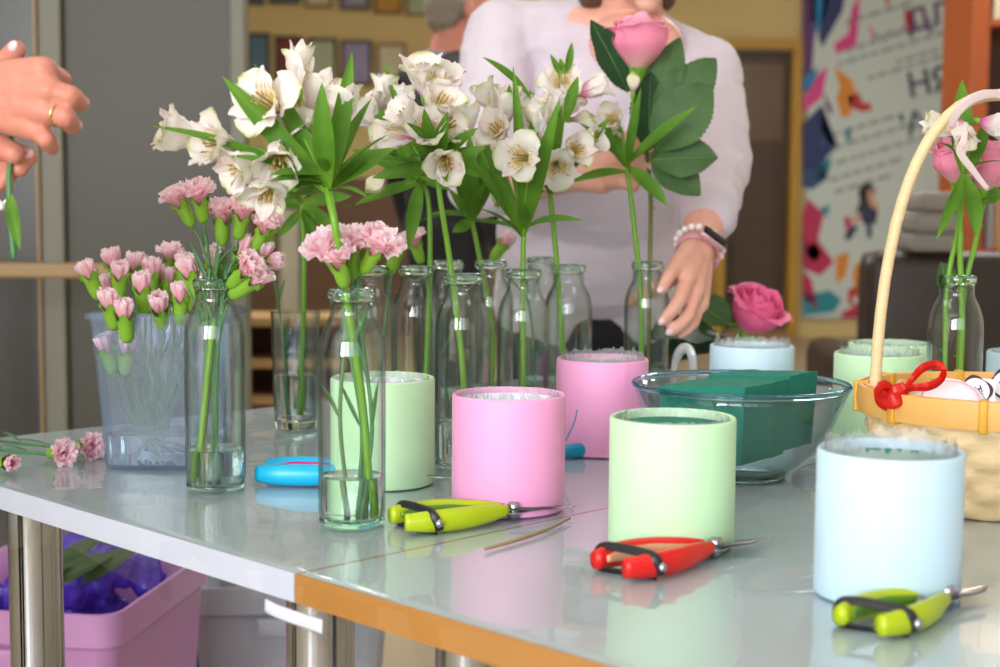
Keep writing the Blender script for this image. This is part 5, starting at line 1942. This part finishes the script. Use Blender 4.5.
rose('pale pink rose at the right with its stem in the bottle behind the basket', D(957, 160, 1.87), screen_dir((-.15, 1, .2)), 1.15, 'rose',
     [D(958, 230, 1.86), D(946, 300, 1.85), foot('B12', -.006, .004)], [(D(948, 290, 1.86), D(940, 262, 1.85), .03, (.2, .2, 1), 'rose_leaf')], 33, None, 'stem_green')
rose('pink rose at the far right edge behind the basket hoop', D(990, 166, 1.90), screen_dir((.1, 1, .25)), 1.25, 'rose',
     [D(976, 240, 1.87), D(962, 310, 1.86), foot('B12', .008, .008)], [(D(982, 200, 1.9), D(1005, 192, 1.88), .02, (0, .3, 1), 'leaf')], 34, None, 'stem_green')
# ------------------------------------------------------------------ people
M['skin'] = mat('skin', s2l(226, 168, 150), .5, var=.05, vscale=40, bump=.12, bscale=300, sss=.12)
M['skin_red'] = mat('ruddy skin', s2l(196, 126, 108), .5, var=.09, vscale=55, bump=.2, bscale=260, sss=.12)
M['nail'] = mat('pale pink nail polish', s2l(238, 196, 204), .2)
M['sweater'] = mat('white knit sweater', s2l(208, 197, 211), .85, var=.015, bump=.12, bscale=500, sheen=.2)
M['jacket'] = mat('black jacket', s2l(24, 26, 30), .8, var=.1)
M['trousers'] = mat('black trousers', s2l(22, 22, 28), .8, var=.1)
M['shirt'] = mat('blue grey shirt', s2l(120, 134, 152), .8)
M['hair_grey'] = mat('short grey hair', s2l(132, 120, 106), .7, var=.3, vscale=200, bump=.5, bscale=300)
M['hair_brown'] = mat('brown hair', s2l(82, 56, 40), .5, var=.3, vscale=150, stretch=(1, 1, .1), bump=.4, bscale=200)
M['eye_white'] = mat('eye', s2l(236, 232, 228), .2)
M['lip'] = mat('lips', s2l(190, 104, 100), .4)
M['shoe'] = mat('dark shoe', s2l(40, 34, 32), .4)


def head(bm, c, B, s=1.0):
    P = lambda x, y, z: V(c) + B @ (V((x, y, z)) * s)
    E = lambda p, r: ellipsoid(bm, P(*p), [q * s for q in r], B, 20)
    E((0, -.006, .030), (.075, .094, .086))
    E((0, .020, -.020), (.064, .076, .086))
    E((0, .038, -.076), (.044, .048, .036))
    E((0, .074, -.100), (.020, .018, .016))
    for sx in (-1, 1):
        E((sx * .038, .062, -.024), (.024, .022, .026))
        E((sx * .032, .082, .030), (.026, .012, .009))
        E((sx * .077, -.006, -.012), (.011, .019, .031))
        E((sx * .009, .106, -.030), (.009, .011, .008))
    capsule(bm, P(0, .092, .020), .008 * s, P(0, .116, -.026), .0125 * s)
    E((0, .094, -.056), (.024, .011, .006))
    E((0, .091, -.067), (.021, .012, .007))


def face_parts(par, c, B, s, hair_m, lipm=None, long_hair=False, bald=False):
    P = lambda x, y, z: V(c) + B @ (V((x, y, z)) * s)
    for sx in (-1, 1):
        bm = bmesh.new()
        ellipsoid(bm, P(sx * .032, .082, .010), (.0115 * s, .0115 * s, .009 * s), B, 14)
        e = obj('eye', bm, M['eye_white'], par)
        bm = bmesh.new()
        ellipsoid(bm, P(sx * .032, .0905, .010), (.005 * s, .004 * s, .005 * s), B, 12)
        obj('iris', bm, M['shoe'], e)

    def hb(bm):
        E = lambda p, r: ellipsoid(bm, P(*p), [q * s for q in r], B, 20)
        if bald:
            E((0, -.026, .012), (.078, .082, .070)); E((0, -.050, -.03), (.064, .05, .05))
        else:
            E((0, -.014, .040), (.083, .098, .086)); E((0, -.045, -.02), (.078, .068, .085))
        if long_hair:
            for sx in (-1, 1):
                capsule(bm, P(sx * .070, -.03, .02), .022 * s, P(sx * .066, -.05, -.11), .026 * s)
            E((0, -.075, -.08), (.066, .035, .08))
    blob('hair', hb, hair_m, par, .006, 2, (.003, 60, (1, 1, .3)))


def finger(bm, pts, r0, r1):
    n = len(pts) - 1
    for i in range(n):
        ra = r0 + (r1 - r0) * i / n
        rb = r0 + (r1 - r0) * (i + 1) / n
        capsule(bm, pts[i], ra * (1.04 if i else 1), pts[i + 1], rb, 12)


def hand(bm, wrist, knuckles, fingers, thumb, rw=.024, rk=.0135, rf=.0095, rt_=.0085):
    """wrist point, four knuckles, per finger the further joints, thumb joints from its root"""
    w = V(wrist)
    kc = sum((V(k) for k in knuckles), V()) / 4
    for i, k in enumerate(knuckles):
        side = (V(knuckles[0]) - V(knuckles[3])) * (.30 - .2 * i)
        capsule(bm, w + side * .55, rw * .72, V(k), rk, 12)
    for a, b in zip(knuckles, knuckles[1:]):
        capsule(bm, V(a).lerp(w, .25), rk * 1.1, V(b).lerp(w, .25), rk * 1.1, 12)
        capsule(bm, V(a).lerp(w, .55), rk * 1.15, V(b).lerp(w, .55), rk * 1.15, 12)
    for i, (k, f) in enumerate(zip(knuckles, fingers)):
        sc = (1, 1.03, .98, .86)[i]
        finger(bm, [V(k)] + [V(p) for p in f], rf * 1.12 * sc, rt_ * sc)
    th = [V(p) for p in thumb]
    capsule(bm, w.lerp(th[0], .4), rw * .7, th[0], rk * 1.1, 12)
    finger(bm, th, rf * 1.3, rf * 1.0)


def auto_hand(bm, w, d, nrm, sgn, s=1.0):
    """a relaxed hand hanging from the wrist"""
    d, nrm = V(d).normalized(), V(nrm).normalized()
    sd = d.cross(nrm).normalized() * sgn
    kn, fs = [], []
    for i in range(4):
        k = w + d * (.090 - .006 * abs(i - 1)) * s + sd * (.030 - .020 * i) * s
        L = (.072, .080, .074, .058)[i] * s
        kn.append(k)
        p1 = k + (d * .92 + nrm * .30) * L * .45
        p2 = p1 + (d * .75 + nrm * .62) * L * .32
        p3 = p2 + (d * .55 + nrm * .80) * L * .24
        fs.append([p1, p2, p3])
    t0 = w + d * .035 * s + sd * .030 * s + nrm * .010
    t1 = t0 + (d * .7 + sd * .65 + nrm * .2) * .040 * s
    t2 = t1 + (d * .9 + sd * .25 + nrm * .2) * .032 * s
    hand(bm, w, kn, fs, [t0, t1, t2], .024 * s, .0125 * s, .0092 * s, .0078 * s)


def nails(par, tips, m):
    for tip, d, nrm, r in tips:
        bm = bmesh.new()
        d, nrm = V(d).normalized(), V(nrm)
        nrm = (nrm - d * nrm.dot(d)).normalized()
        sd = d.cross(nrm)
        Mx = Matrix(((sd.x, d.x, nrm.x), (sd.y, d.y, nrm.y), (sd.z, d.z, nrm.z)))
        ellipsoid(bm, V(tip) + nrm * r * .62 + d * r * .30, (r * .62, r * .85, r * .42), Mx, 12)
        obj('fingernail', bm, m, par)


def legs(bm, pel, Rv, rr, foot_y=.05, spread=.09, fwd=V((0, 0, 0)), shin=1):
    for s in (-1, 1):
        hp = pel + Rv * spread * s
        kn = V((hp.x, hp.y, .47)) + fwd * .03
        an = V((hp.x, hp.y, .085))
        capsule(bm, hp, rr, kn, rr * .66)
        capsule(bm, kn, rr * .64, an, rr * .42)


def shoes(par, pel, Rv, Fv, spread=.09):
    for s in (-1, 1):
        hp = pel + Rv * spread * s
        def sh(bm):
            b = V((hp.x, hp.y, .045))
            capsule(bm, b - Fv * .04, .042, b + Fv * .15, .036)
            capsule(bm, b + V((0, 0, .05)), .045, b, .042)
        o = blob('shoe', sh, M['shoe'], par, .007, 2)
        for v in o.data.vertices:
            pass


# ---- the woman in white behind the tables
Fw = V((.15, -1, 0)).normalized()
Rw = Fw.cross(UP).normalized()            # her right hand side
J = dict(pel=D(588, 350, 3.02), waist=D(592, 238, 2.93), chest=D(606, 112, 2.815), neck=D(628, 22, 2.765), headc=D(641, -62, 2.665),
         s1=D(502, 36, 2.78), e1=D(481, 188, 2.63), w1=D(574, 174, 2.42), s2=D(704, 74, 2.78), e2=D(716, 165, 2.58), w2=D(698, 252, 2.305))
J['pel'].z = .86
wo = thing('person', 'woman in a white long-sleeved sweater leaning over the tables with a rose stem', 'person', (J['pel'].x, J['pel'].y, 0))
Hb = basis((Fw * 1 + V((0.05, 0, -.32))))
Kr = [D(677, 267, 2.232), D(687, 280, 2.225), D(695, 293, 2.232), D(700, 304, 2.245)]
Fr = [[D(668, 277, 2.196), D(661, 290, 2.183)], [D(679, 301, 2.188), D(671, 312, 2.178), D(663, 320, 2.178)],
      [D(688, 316, 2.198), D(679, 326, 2.184), D(671, 331, 2.184)], [D(694, 322, 2.222), D(687, 330, 2.206), D(681, 334, 2.202)]]
Tr = [D(681, 272, 2.275), D(657, 288, 2.268), D(631, 302, 2.252)]
Kl = [D(611, 150, 2.345), D(612, 163, 2.335), D(610, 175, 2.335), D(605, 185, 2.345)]
Fl = [[D(634, 145, 2.285), D(652, 152, 2.272)], [D(634, 159, 2.280), D(651, 167, 2.268)], [D(630, 172, 2.285), D(644, 179, 2.27)], [D(622, 184, 2.292), D(635, 188, 2.274)]]
Tl = [D(598, 150, 2.37), D(622, 138, 2.325), D(646, 141, 2.285)]


def wskin(bm):
    head(bm, J['headc'], Hb)
    hc = J['headc']
    capsule(bm, hc + Hb @ V((0, -.022, -.06)), .052, J['neck'], .062)
    capsule(bm, J['neck'] + V((0, .0, -.01)), .075, J['chest'] + V((0, .01, .06)), .09)
    ellipsoid(bm, J['neck'] + V((.01, -.055, -.045)), (.085, .055, .06), None, 20)
    capsule(bm, J['chest'], .10, J['waist'], .10)
    capsule(bm, J['waist'], .10, J['pel'], .11)
    for s, e, w in (('s1', 'e1', 'w1'), ('s2', 'e2', 'w2')):
        capsule(bm, J[s], .042, J[e], .036)
        capsule(bm, J[e], .040, J[e].lerp(J[w], .45), .039)
        capsule(bm, J[e].lerp(J[w], .45), .039, J[w], .0275)
        capsule(bm, J['neck'], .05, J[s], .04)
    hand(bm, J['w2'], Kr, Fr, Tr, .027, .0145, .0102, .0088)
    hand(bm, J['w1'], Kl, Fl, Tl, .027, .0145, .0100, .0086)
    legs(bm, J['pel'], Rw, .07)


body = blob('body', wskin, M['skin'], wo, .0032, 5)


def sweater(bm):
    Bt = basis(Fw)
    ch, wa, pe = J['chest'], J['waist'], J['pel']
    ellipsoid(bm, ch + V((0, .01, .02)), (.185, .125, .17), Bt, 28)
    for s in (-1, 1):
        ellipsoid(bm, ch + Rw * .085 * s + Fw * .075 + V((0, 0, -.045)), (.085, .075, .085), None, 20)
    ellipsoid(bm, ch.lerp(wa, .5), (.185, .13, .17), Bt, 28)
    ellipsoid(bm, wa, (.190, .140, .16), Bt, 28)
    capsule(bm, wa + Rw * .06, .12, V((pe.x, pe.y, .875)) + Rw * .07, .125)
    capsule(bm, wa - Rw * .06, .12, V((pe.x, pe.y, .875)) - Rw * .07, .125)
    capsule(bm, J['s1'], .066, J['s2'], .066, 18)
    capsule(bm, ch + V((0, 0, .09)) + Rw * .09, .085, ch + V((0, 0, .09)) - Rw * .09, .085)
    nk = J['neck']
    for s, k in (('s1', -1), ('s2', 1)):
        capsule(bm, J[s], .064, nk + (J[s] - nk) * .38 + V((0, .012, .006)), .050)
    capsule(bm, J['s1'], .072, J['e1'], .058, 18)
    capsule(bm, J['e1'], .058, J['e1'].lerp(J['w1'], .34), .052, 18)
    capsule(bm, J['s2'], .070, J['e2'], .060, 18)
    capsule(bm, J['e2'], .060, J['e2'].lerp(J['w2'], .62), .050, 18)


sw = blob('sweater', sweater, M['sweater'], wo, .0055, 6, (.0052, 15, (1, 1, 1.5)))
def trs(bm):
    pe = J['pel']
    ellipsoid(bm, pe, (.17, .125, .13), basis(Fw), 24)
    legs(bm, pe, Rw, .095)
blob('trousers', trs, M['trousers'], wo, .010, 3)
shoes(wo, J['pel'], Rw, Fw)
face_parts(wo, J['headc'], Hb, 1.0, M['hair_brown'], long_hair=True)
bm = bmesh.new()
P = lambda x, y, z: J['headc'] + Hb @ V((x, y, z))
tube(bm, spline([P(-.023, .094, -.061), P(-.010, .1055, -.0575), P(0, .1065, -.060), P(.010, .1055, -.0575), P(.023, .094, -.061)], 4), [.001, .0052, .0052, .001], 8)
obj('lips', bm, M['lip'], wo)
nails(wo, [(Fr[0][-1], Fr[0][-1] - Fr[0][-2], (-.2, -1, .5), .0088), (Fr[1][-1], Fr[1][-1] - Fr[1][-2], (.1, -1, .35), .0088), (Fr[2][-1], Fr[2][-1] - Fr[2][-2], (.1, -1, .3), .0086),
           (Fl[0][-1], Fl[0][-1] - Fl[0][-2], (.2, -1, .2), .0086), (Fl[1][-1], Fl[1][-1] - Fl[1][-2], (.2, -1, .2), .0086), (Fl[2][-1], Fl[2][-1] - Fl[2][-2], (.2, -1, -.2), .0084)], M['nail'])
# wristwatch and bead bracelet on her left wrist
fa = (sum(Kr, V()) / 4 - J['w2']).normalized()
ax_el = (J['w2'] - J['e2']).normalized()
wax = (fa * .5 + ax_el * .6).normalized()
wc = J['w2'] + wax * .004
out = screen_dir((.42, .2, 1.2))
out = (out - wax * out.dot(wax)).normalized()
sdv = wax.cross(out).normalized()
M['band'] = mat('dusty pink watch band', s2l(214, 150, 160), .5)
M['watch_case'] = mat('rose metal watch case', s2l(226, 176, 196), .25, .6)
M['watch_face'] = mat('black watch glass', s2l(12, 13, 18), .08)
M['bead'] = mat('pearly white bead', s2l(240, 226, 228), .2, var=.05)
bm = bmesh.new()
ring = []
for k in range(40):
    a = 2 * PI * k / 40
    ring.append(wc + out * math.cos(a) * .0315 + sdv * math.sin(a) * .0345)
tube(bm, ring + [ring[0], ring[1]], .0085, 8, flat=.2, nrm=tuple(out))
wb = obj('watch_band', bm, M['band'], wo)
Mx = Matrix(((sdv.x, wax.x, out.x), (sdv.y, wax.y, out.y), (sdv.z, wax.z, out.z)))
fdir = (out * .92 + V((.2, -1, .2)) * .25).normalized()
face_c = wc + out * .036
bm = bmesh.new()
vs = box(bm, (0, 0, 0), (.046, .024, .011), bev=.004)
bmesh.ops.transform(bm, matrix=Matrix.Translation(face_c) @ Mx.to_4x4(), verts=vs)
obj('watch_case', bm, M['watch_case'], wb)
bm = bmesh.new()
vs = box(bm, (0, 0, 0), (.042, .020, .004), bev=.0018)
bmesh.ops.transform(bm, matrix=Matrix.Translation(face_c + out * .0055) @ Mx.to_4x4(), verts=vs)
obj('watch_screen', bm, M['watch_face'], wb)
brl = None
for k in range(19):
    a = 2 * PI * k / 19
    bm = bmesh.new()
    ellipsoid(bm, wc - wax * .021 + out * math.cos(a) * .0335 + sdv * math.sin(a) * .0365, (.0058, .0058, .0058), None, 14)
    o = obj('bracelet_bead', bm, M['bead'], wo)


# ---- generic standing figure
def stander(label, px, y, F_, hgt, top_m, bot_m, hair_m, skin_m, bald=False, arms=None, long_hair=False, x=None, vox=.006, ground=None):
    F_ = V(F_).normalized()
    Rv = F_.cross(UP).normalized()
    k = hgt / 1.7
    c = V((x if x is not None else D(px, 0, y).x, y, 0))
    t = thing('person', label, 'person', c)
    at = lambda r, f, z: c + Rv * r * k + F_ * f * k + V((0, 0, z * k))
    hc, nk, ch, wa, pe = at(0, .03, 1.58), at(0, -.01, 1.42), at(0, 0, 1.24), at(0, 0, 1.05), at(0, 0, .92)
    B = basis(F_)
    A = arms or {}
    sh = {s: at(s * .185, -.01, 1.36) for s in (-1, 1)}
    el = {s: A[s][0] if s in A else at(s * .235, -.03, 1.08) for s in (-1, 1)}
    wr = {s: A[s][1] if s in A else at(s * .245, .05, .84) for s in (-1, 1)}

    def sk(bm):
        head(bm, hc, B, k)
        capsule(bm, hc + B @ V((0, -.02, -.06)) * k, .054 * k, nk, .058 * k)
        capsule(bm, nk, .06 * k, ch, .10 * k)
        capsule(bm, ch, .11 * k, pe, .10 * k)
        for s in (-1, 1):
            capsule(bm, sh[s], .045 * k, el[s], .036 * k)
            capsule(bm, el[s], .038 * k, wr[s], .027 * k)
            capsule(bm, nk, .05 * k, sh[s], .045 * k)
            if s in A:
                hand(bm, wr[s], *A[s][2:5])
            else:
                auto_hand(bm, wr[s], V((0, 0, -1)) + F_ * .1, F_ * .3 - Rv * s, s, k)
        legs(bm, pe, Rv, .07 * k)
    bd = blob('body', sk, skin_m, t, vox, 4)

    def tp_(bm):
        ellipsoid(bm, ch, (.19 * k, .125 * k, .18 * k), B, 24)
        ellipsoid(bm, wa, (.175 * k, .12 * k, .19 * k), B, 24)
        ellipsoid(bm, pe + V((0, 0, -.01)), (.18 * k, .125 * k, .12 * k), B, 24)
        capsule(bm, sh[-1], .07 * k, sh[1], .07 * k)
        for s in (-1, 1):
            capsule(bm, sh[s], .070 * k, el[s], .054 * k)
            capsule(bm, el[s], .054 * k, el[s].lerp(wr[s], .82 if s not in A else .30), .042 * k)
            capsule(bm, nk + V((0, 0, -.025)), .062 * k, sh[s].lerp(nk, .3), .06 * k)
    blob('jacket' if top_m is M['jacket'] else 'top', tp_, top_m, t, .009, 4, (.005, 12, (1, 1, 1.4)))

    def bt(bm):
        ellipsoid(bm, pe + V((0, 0, -.03)), (.165 * k, .115 * k, .13 * k), B, 24)
        legs(bm, pe, Rv, .09 * k)
    blob('trousers', bt, bot_m, t, .012, 3)
    shoes(t, pe, Rv, F_)
    face_parts(t, hc, B, k, hair_m, long_hair=long_hair, bald=bald)
    return t, nk, B, k


mn, nk, B, k = stander('grey-haired man in a black jacket standing with his back half turned', 449, 5.0, (.82, .57, 0), 1.83, M['jacket'], M['trousers'], M['hair_grey'], M['skin_red'], bald=True)
bm = bmesh.new()
lathe(bm, [(.062 * k, -.012), (.066 * k, .012), (.063 * k, .024), (.058 * k, .012)], 28, closed=True)
bmesh.ops.transform(bm, matrix=Matrix.Translation(nk + V((0, 0, .012))) @ Matrix.Rotation(R(8), 4, 'X'), verts=bm.verts)
obj('shirt_collar', bm, M['shirt'], mn)

# ---- the person at the left edge whose hands hold a stem
yA = 1.35
Ka = [D(43, 71, yA - .03), D(49, 91, yA - .035), D(45, 111, yA - .033), D(35, 127, yA - .025)]
Fa = [[D(60, 79, yA - .005), D(58, 92, yA + .022), D(44, 97, yA + .03)], [D(70, 96, yA - .036), D(79, 103, yA - .015)],
      [D(65, 117, yA - .04), D(72, 126, yA - .02)], [D(46, 139, yA - .036), D(52, 148, yA - .02)]]
Ta = [D(-8, 78, yA + .03), D(6, 63, yA + .035), D(16, 50, yA + .028)]
Wa = D(-44, 92, yA + .01)
Wb = D(-62, 170, yA + .07)
Kb = [D(-6, 152, yA + .05), D(-8, 165, yA + .045), D(-12, 177, yA + .05), D(-18, 187, yA + .06)]
Fb = [[D(14, 151, yA + .035), D(29, 157, yA + .022)], [D(10, 165, yA + .035), D(20, 168, yA + .02)], [D(2, 178, yA + .04), D(8, 176, yA + .03)], [D(-6, 188, yA + .05), D(0, 184, yA + .03)]]
Tb = [D(-20, 150, yA + .04), D(0, 146, yA + .01), D(14, 154, yA - .0)]
ea, eb = Wa + V((-.23, -.04, -.03)), Wb + V((-.20, .06, -.02))
lp, _, _, _ = stander('person at the left edge of the photo whose ringed hand holds a green stem', 0, 1.36, (1, .05, 0), 1.66, M['sweater'] if 0 else mat('grey blouse', s2l(120, 116, 120), .8), M['trousers'], M['hair_brown'], M['skin_red'],
                      arms={1: (ea, Wa, Ka, Fa, Ta), -1: (eb, Wb, Kb, Fb, Tb)}, long_hair=True, x=-.98, vox=.0024)
bm = bmesh.new()
a, b = Ka[2], Fa[2][0]
c = a.lerp(b, .62)
d = (b - a).normalized()
q = d.to_track_quat('Z', 'Y').to_matrix().to_4x4()
lathe(bm, [(.0100, -.0013), (.0114, -.0008), (.0114, .0008), (.0100, .0013)], 28, closed=True)
bmesh.ops.transform(bm, matrix=Matrix.Translation(c) @ q, verts=bm.verts)
obj('ring', bm, mat('gold ring', (.9, .62, .3), .2, 1), lp)
nails(lp, [(Ta[-1], Ta[-1] - Ta[-2], (-.1, -1, .4), .0088), (Fb[0][-1], Fb[0][-1] - Fb[0][-2], (0, -1, .6), .0085), (Fa[1][-1], Fa[1][-1] - Fa[1][-2], (.7, -.2, .6), .0082), (Fa[2][-1], Fa[2][-1] - Fa[2][-2], (.7, -.2, .6), .0082)], M['nail'])
sy = yA + .012
t = thing('cut_flower', 'green stem with a white bud held in the hand at the left edge', 'flower', D(14, 258, sy))
bm = bmesh.new()
tube(bm, spline([D(14, 258, sy), D(11, 220, sy), D(9, 180, sy), D(11, 150, sy), D(12, 120, sy + .02)], 6), .0028, 8)
obj('stem', bm, M['stem_dark'], t)
bm = bmesh.new()
leafsheet(bm, D(9, 190, sy), D(20, 250, sy - .01), .012, (0, -1, .2), .05, .2)
obj('leaf', bm, M['leaf'], t)
bm = bmesh.new()
capsule(bm, D(-4, 204, sy), .006, D(1, 206, sy), .004)
tube(bm, [D(10, 196, sy), D(1, 206, sy)], .0012, 6)
obj('bud', bm, M['bead'], t)

# ------------------------------------------------------------------ light: daylight through the window band, plus added ceiling fill panels out of view
w = bpy.data.worlds.new('world')
scene.world = w
N, L = nodes(w)
sky = N.new('ShaderNodeTexSky')
sky.sky_type = 'NISHITA'
sky.sun_disc = False
sky.sun_elevation = R(38)
sky.sun_rotation = R(200)
L.new(sky.outputs[0], N['Background'].inputs['Color'])
N['Background'].inputs['Strength'].default_value = .10


def area(name, loc, rot, sx, sy, power, col):
    ld = bpy.data.lights.new(name, 'AREA')
    ld.shape = 'RECTANGLE'
    ld.size, ld.size_y = sx, sy
    ld.energy = power
    ld.color = col
    o = bpy.data.objects.new(name, ld)
    COL.objects.link(o)
    o.location = loc
    o.rotation_euler = rot
    return o


for k in range(4):
    x = wx0 + (wx1 - wx0) * (k + .5) / 4
    area('daylight', (x, RY0 + .02, (wz0 + wz1) / 2), (R(90), 0, R(180) if 0 else 0), 1.25, 1.75, (150, 60, 20, 8)[k], (.93, .97, 1.0))
M['fill_lamp'] = bpy.data.materials.new('lamp diffuser')
N, L = nodes(M['fill_lamp'])
N.remove(N['Principled BSDF'])
em = N.new('ShaderNodeEmission')
em.inputs['Color'].default_value = (1, .97, .92, 1)
em.inputs['Strength'].default_value = 3.4
L.new(em.outputs[0], N['Material Output'].inputs['Surface'])
M['fill_lamp_far'] = M['fill_lamp'].copy()  # stronger emission, added to lift the far end of the room
M['fill_lamp_far'].node_tree.nodes['Emission'].inputs['Strength'].default_value = 22
for (x, y) in ((-1.5, .6), (1.6, .6), (0, 2.2), (-2.2, 2.2), (-1.2, 5.6), (1.8, 5.6), (-1.2, 7.2), (2.6, 7.0)):  # unseen glowing panels added overhead to fill the tables and background
    t = thing('ceiling_fill_light', 'flat white panel added unseen overhead as fill light', 'fill_lamp', (x, y, RH), 'added ceiling fill panels')
    boxobj('housing', (x, y, RH - .03), (.64, 1.24, .06), M['white_paper'], t)
    boxobj('diffuser', (x, y, RH - .066), (.58, 1.18, .012), M['fill_lamp'] if y < 5 else M['fill_lamp_far'], t)

scene.view_settings.view_transform = 'Standard'
scene.view_settings.look = 'None'
scene.view_settings.gamma = 1
scene.view_settings.use_curve_mapping = False
scene.view_settings.exposure = 0.25
c = scene.cycles
c.use_denoising = True
c.max_bounces = 14
c.transparent_max_bounces = 48
c.transmission_bounces = 12
c.glossy_bounces = 6
c.diffuse_bounces = 9
c.sample_clamp_indirect = 6
c.caustics_reflective = False
c.blur_glossy = .3
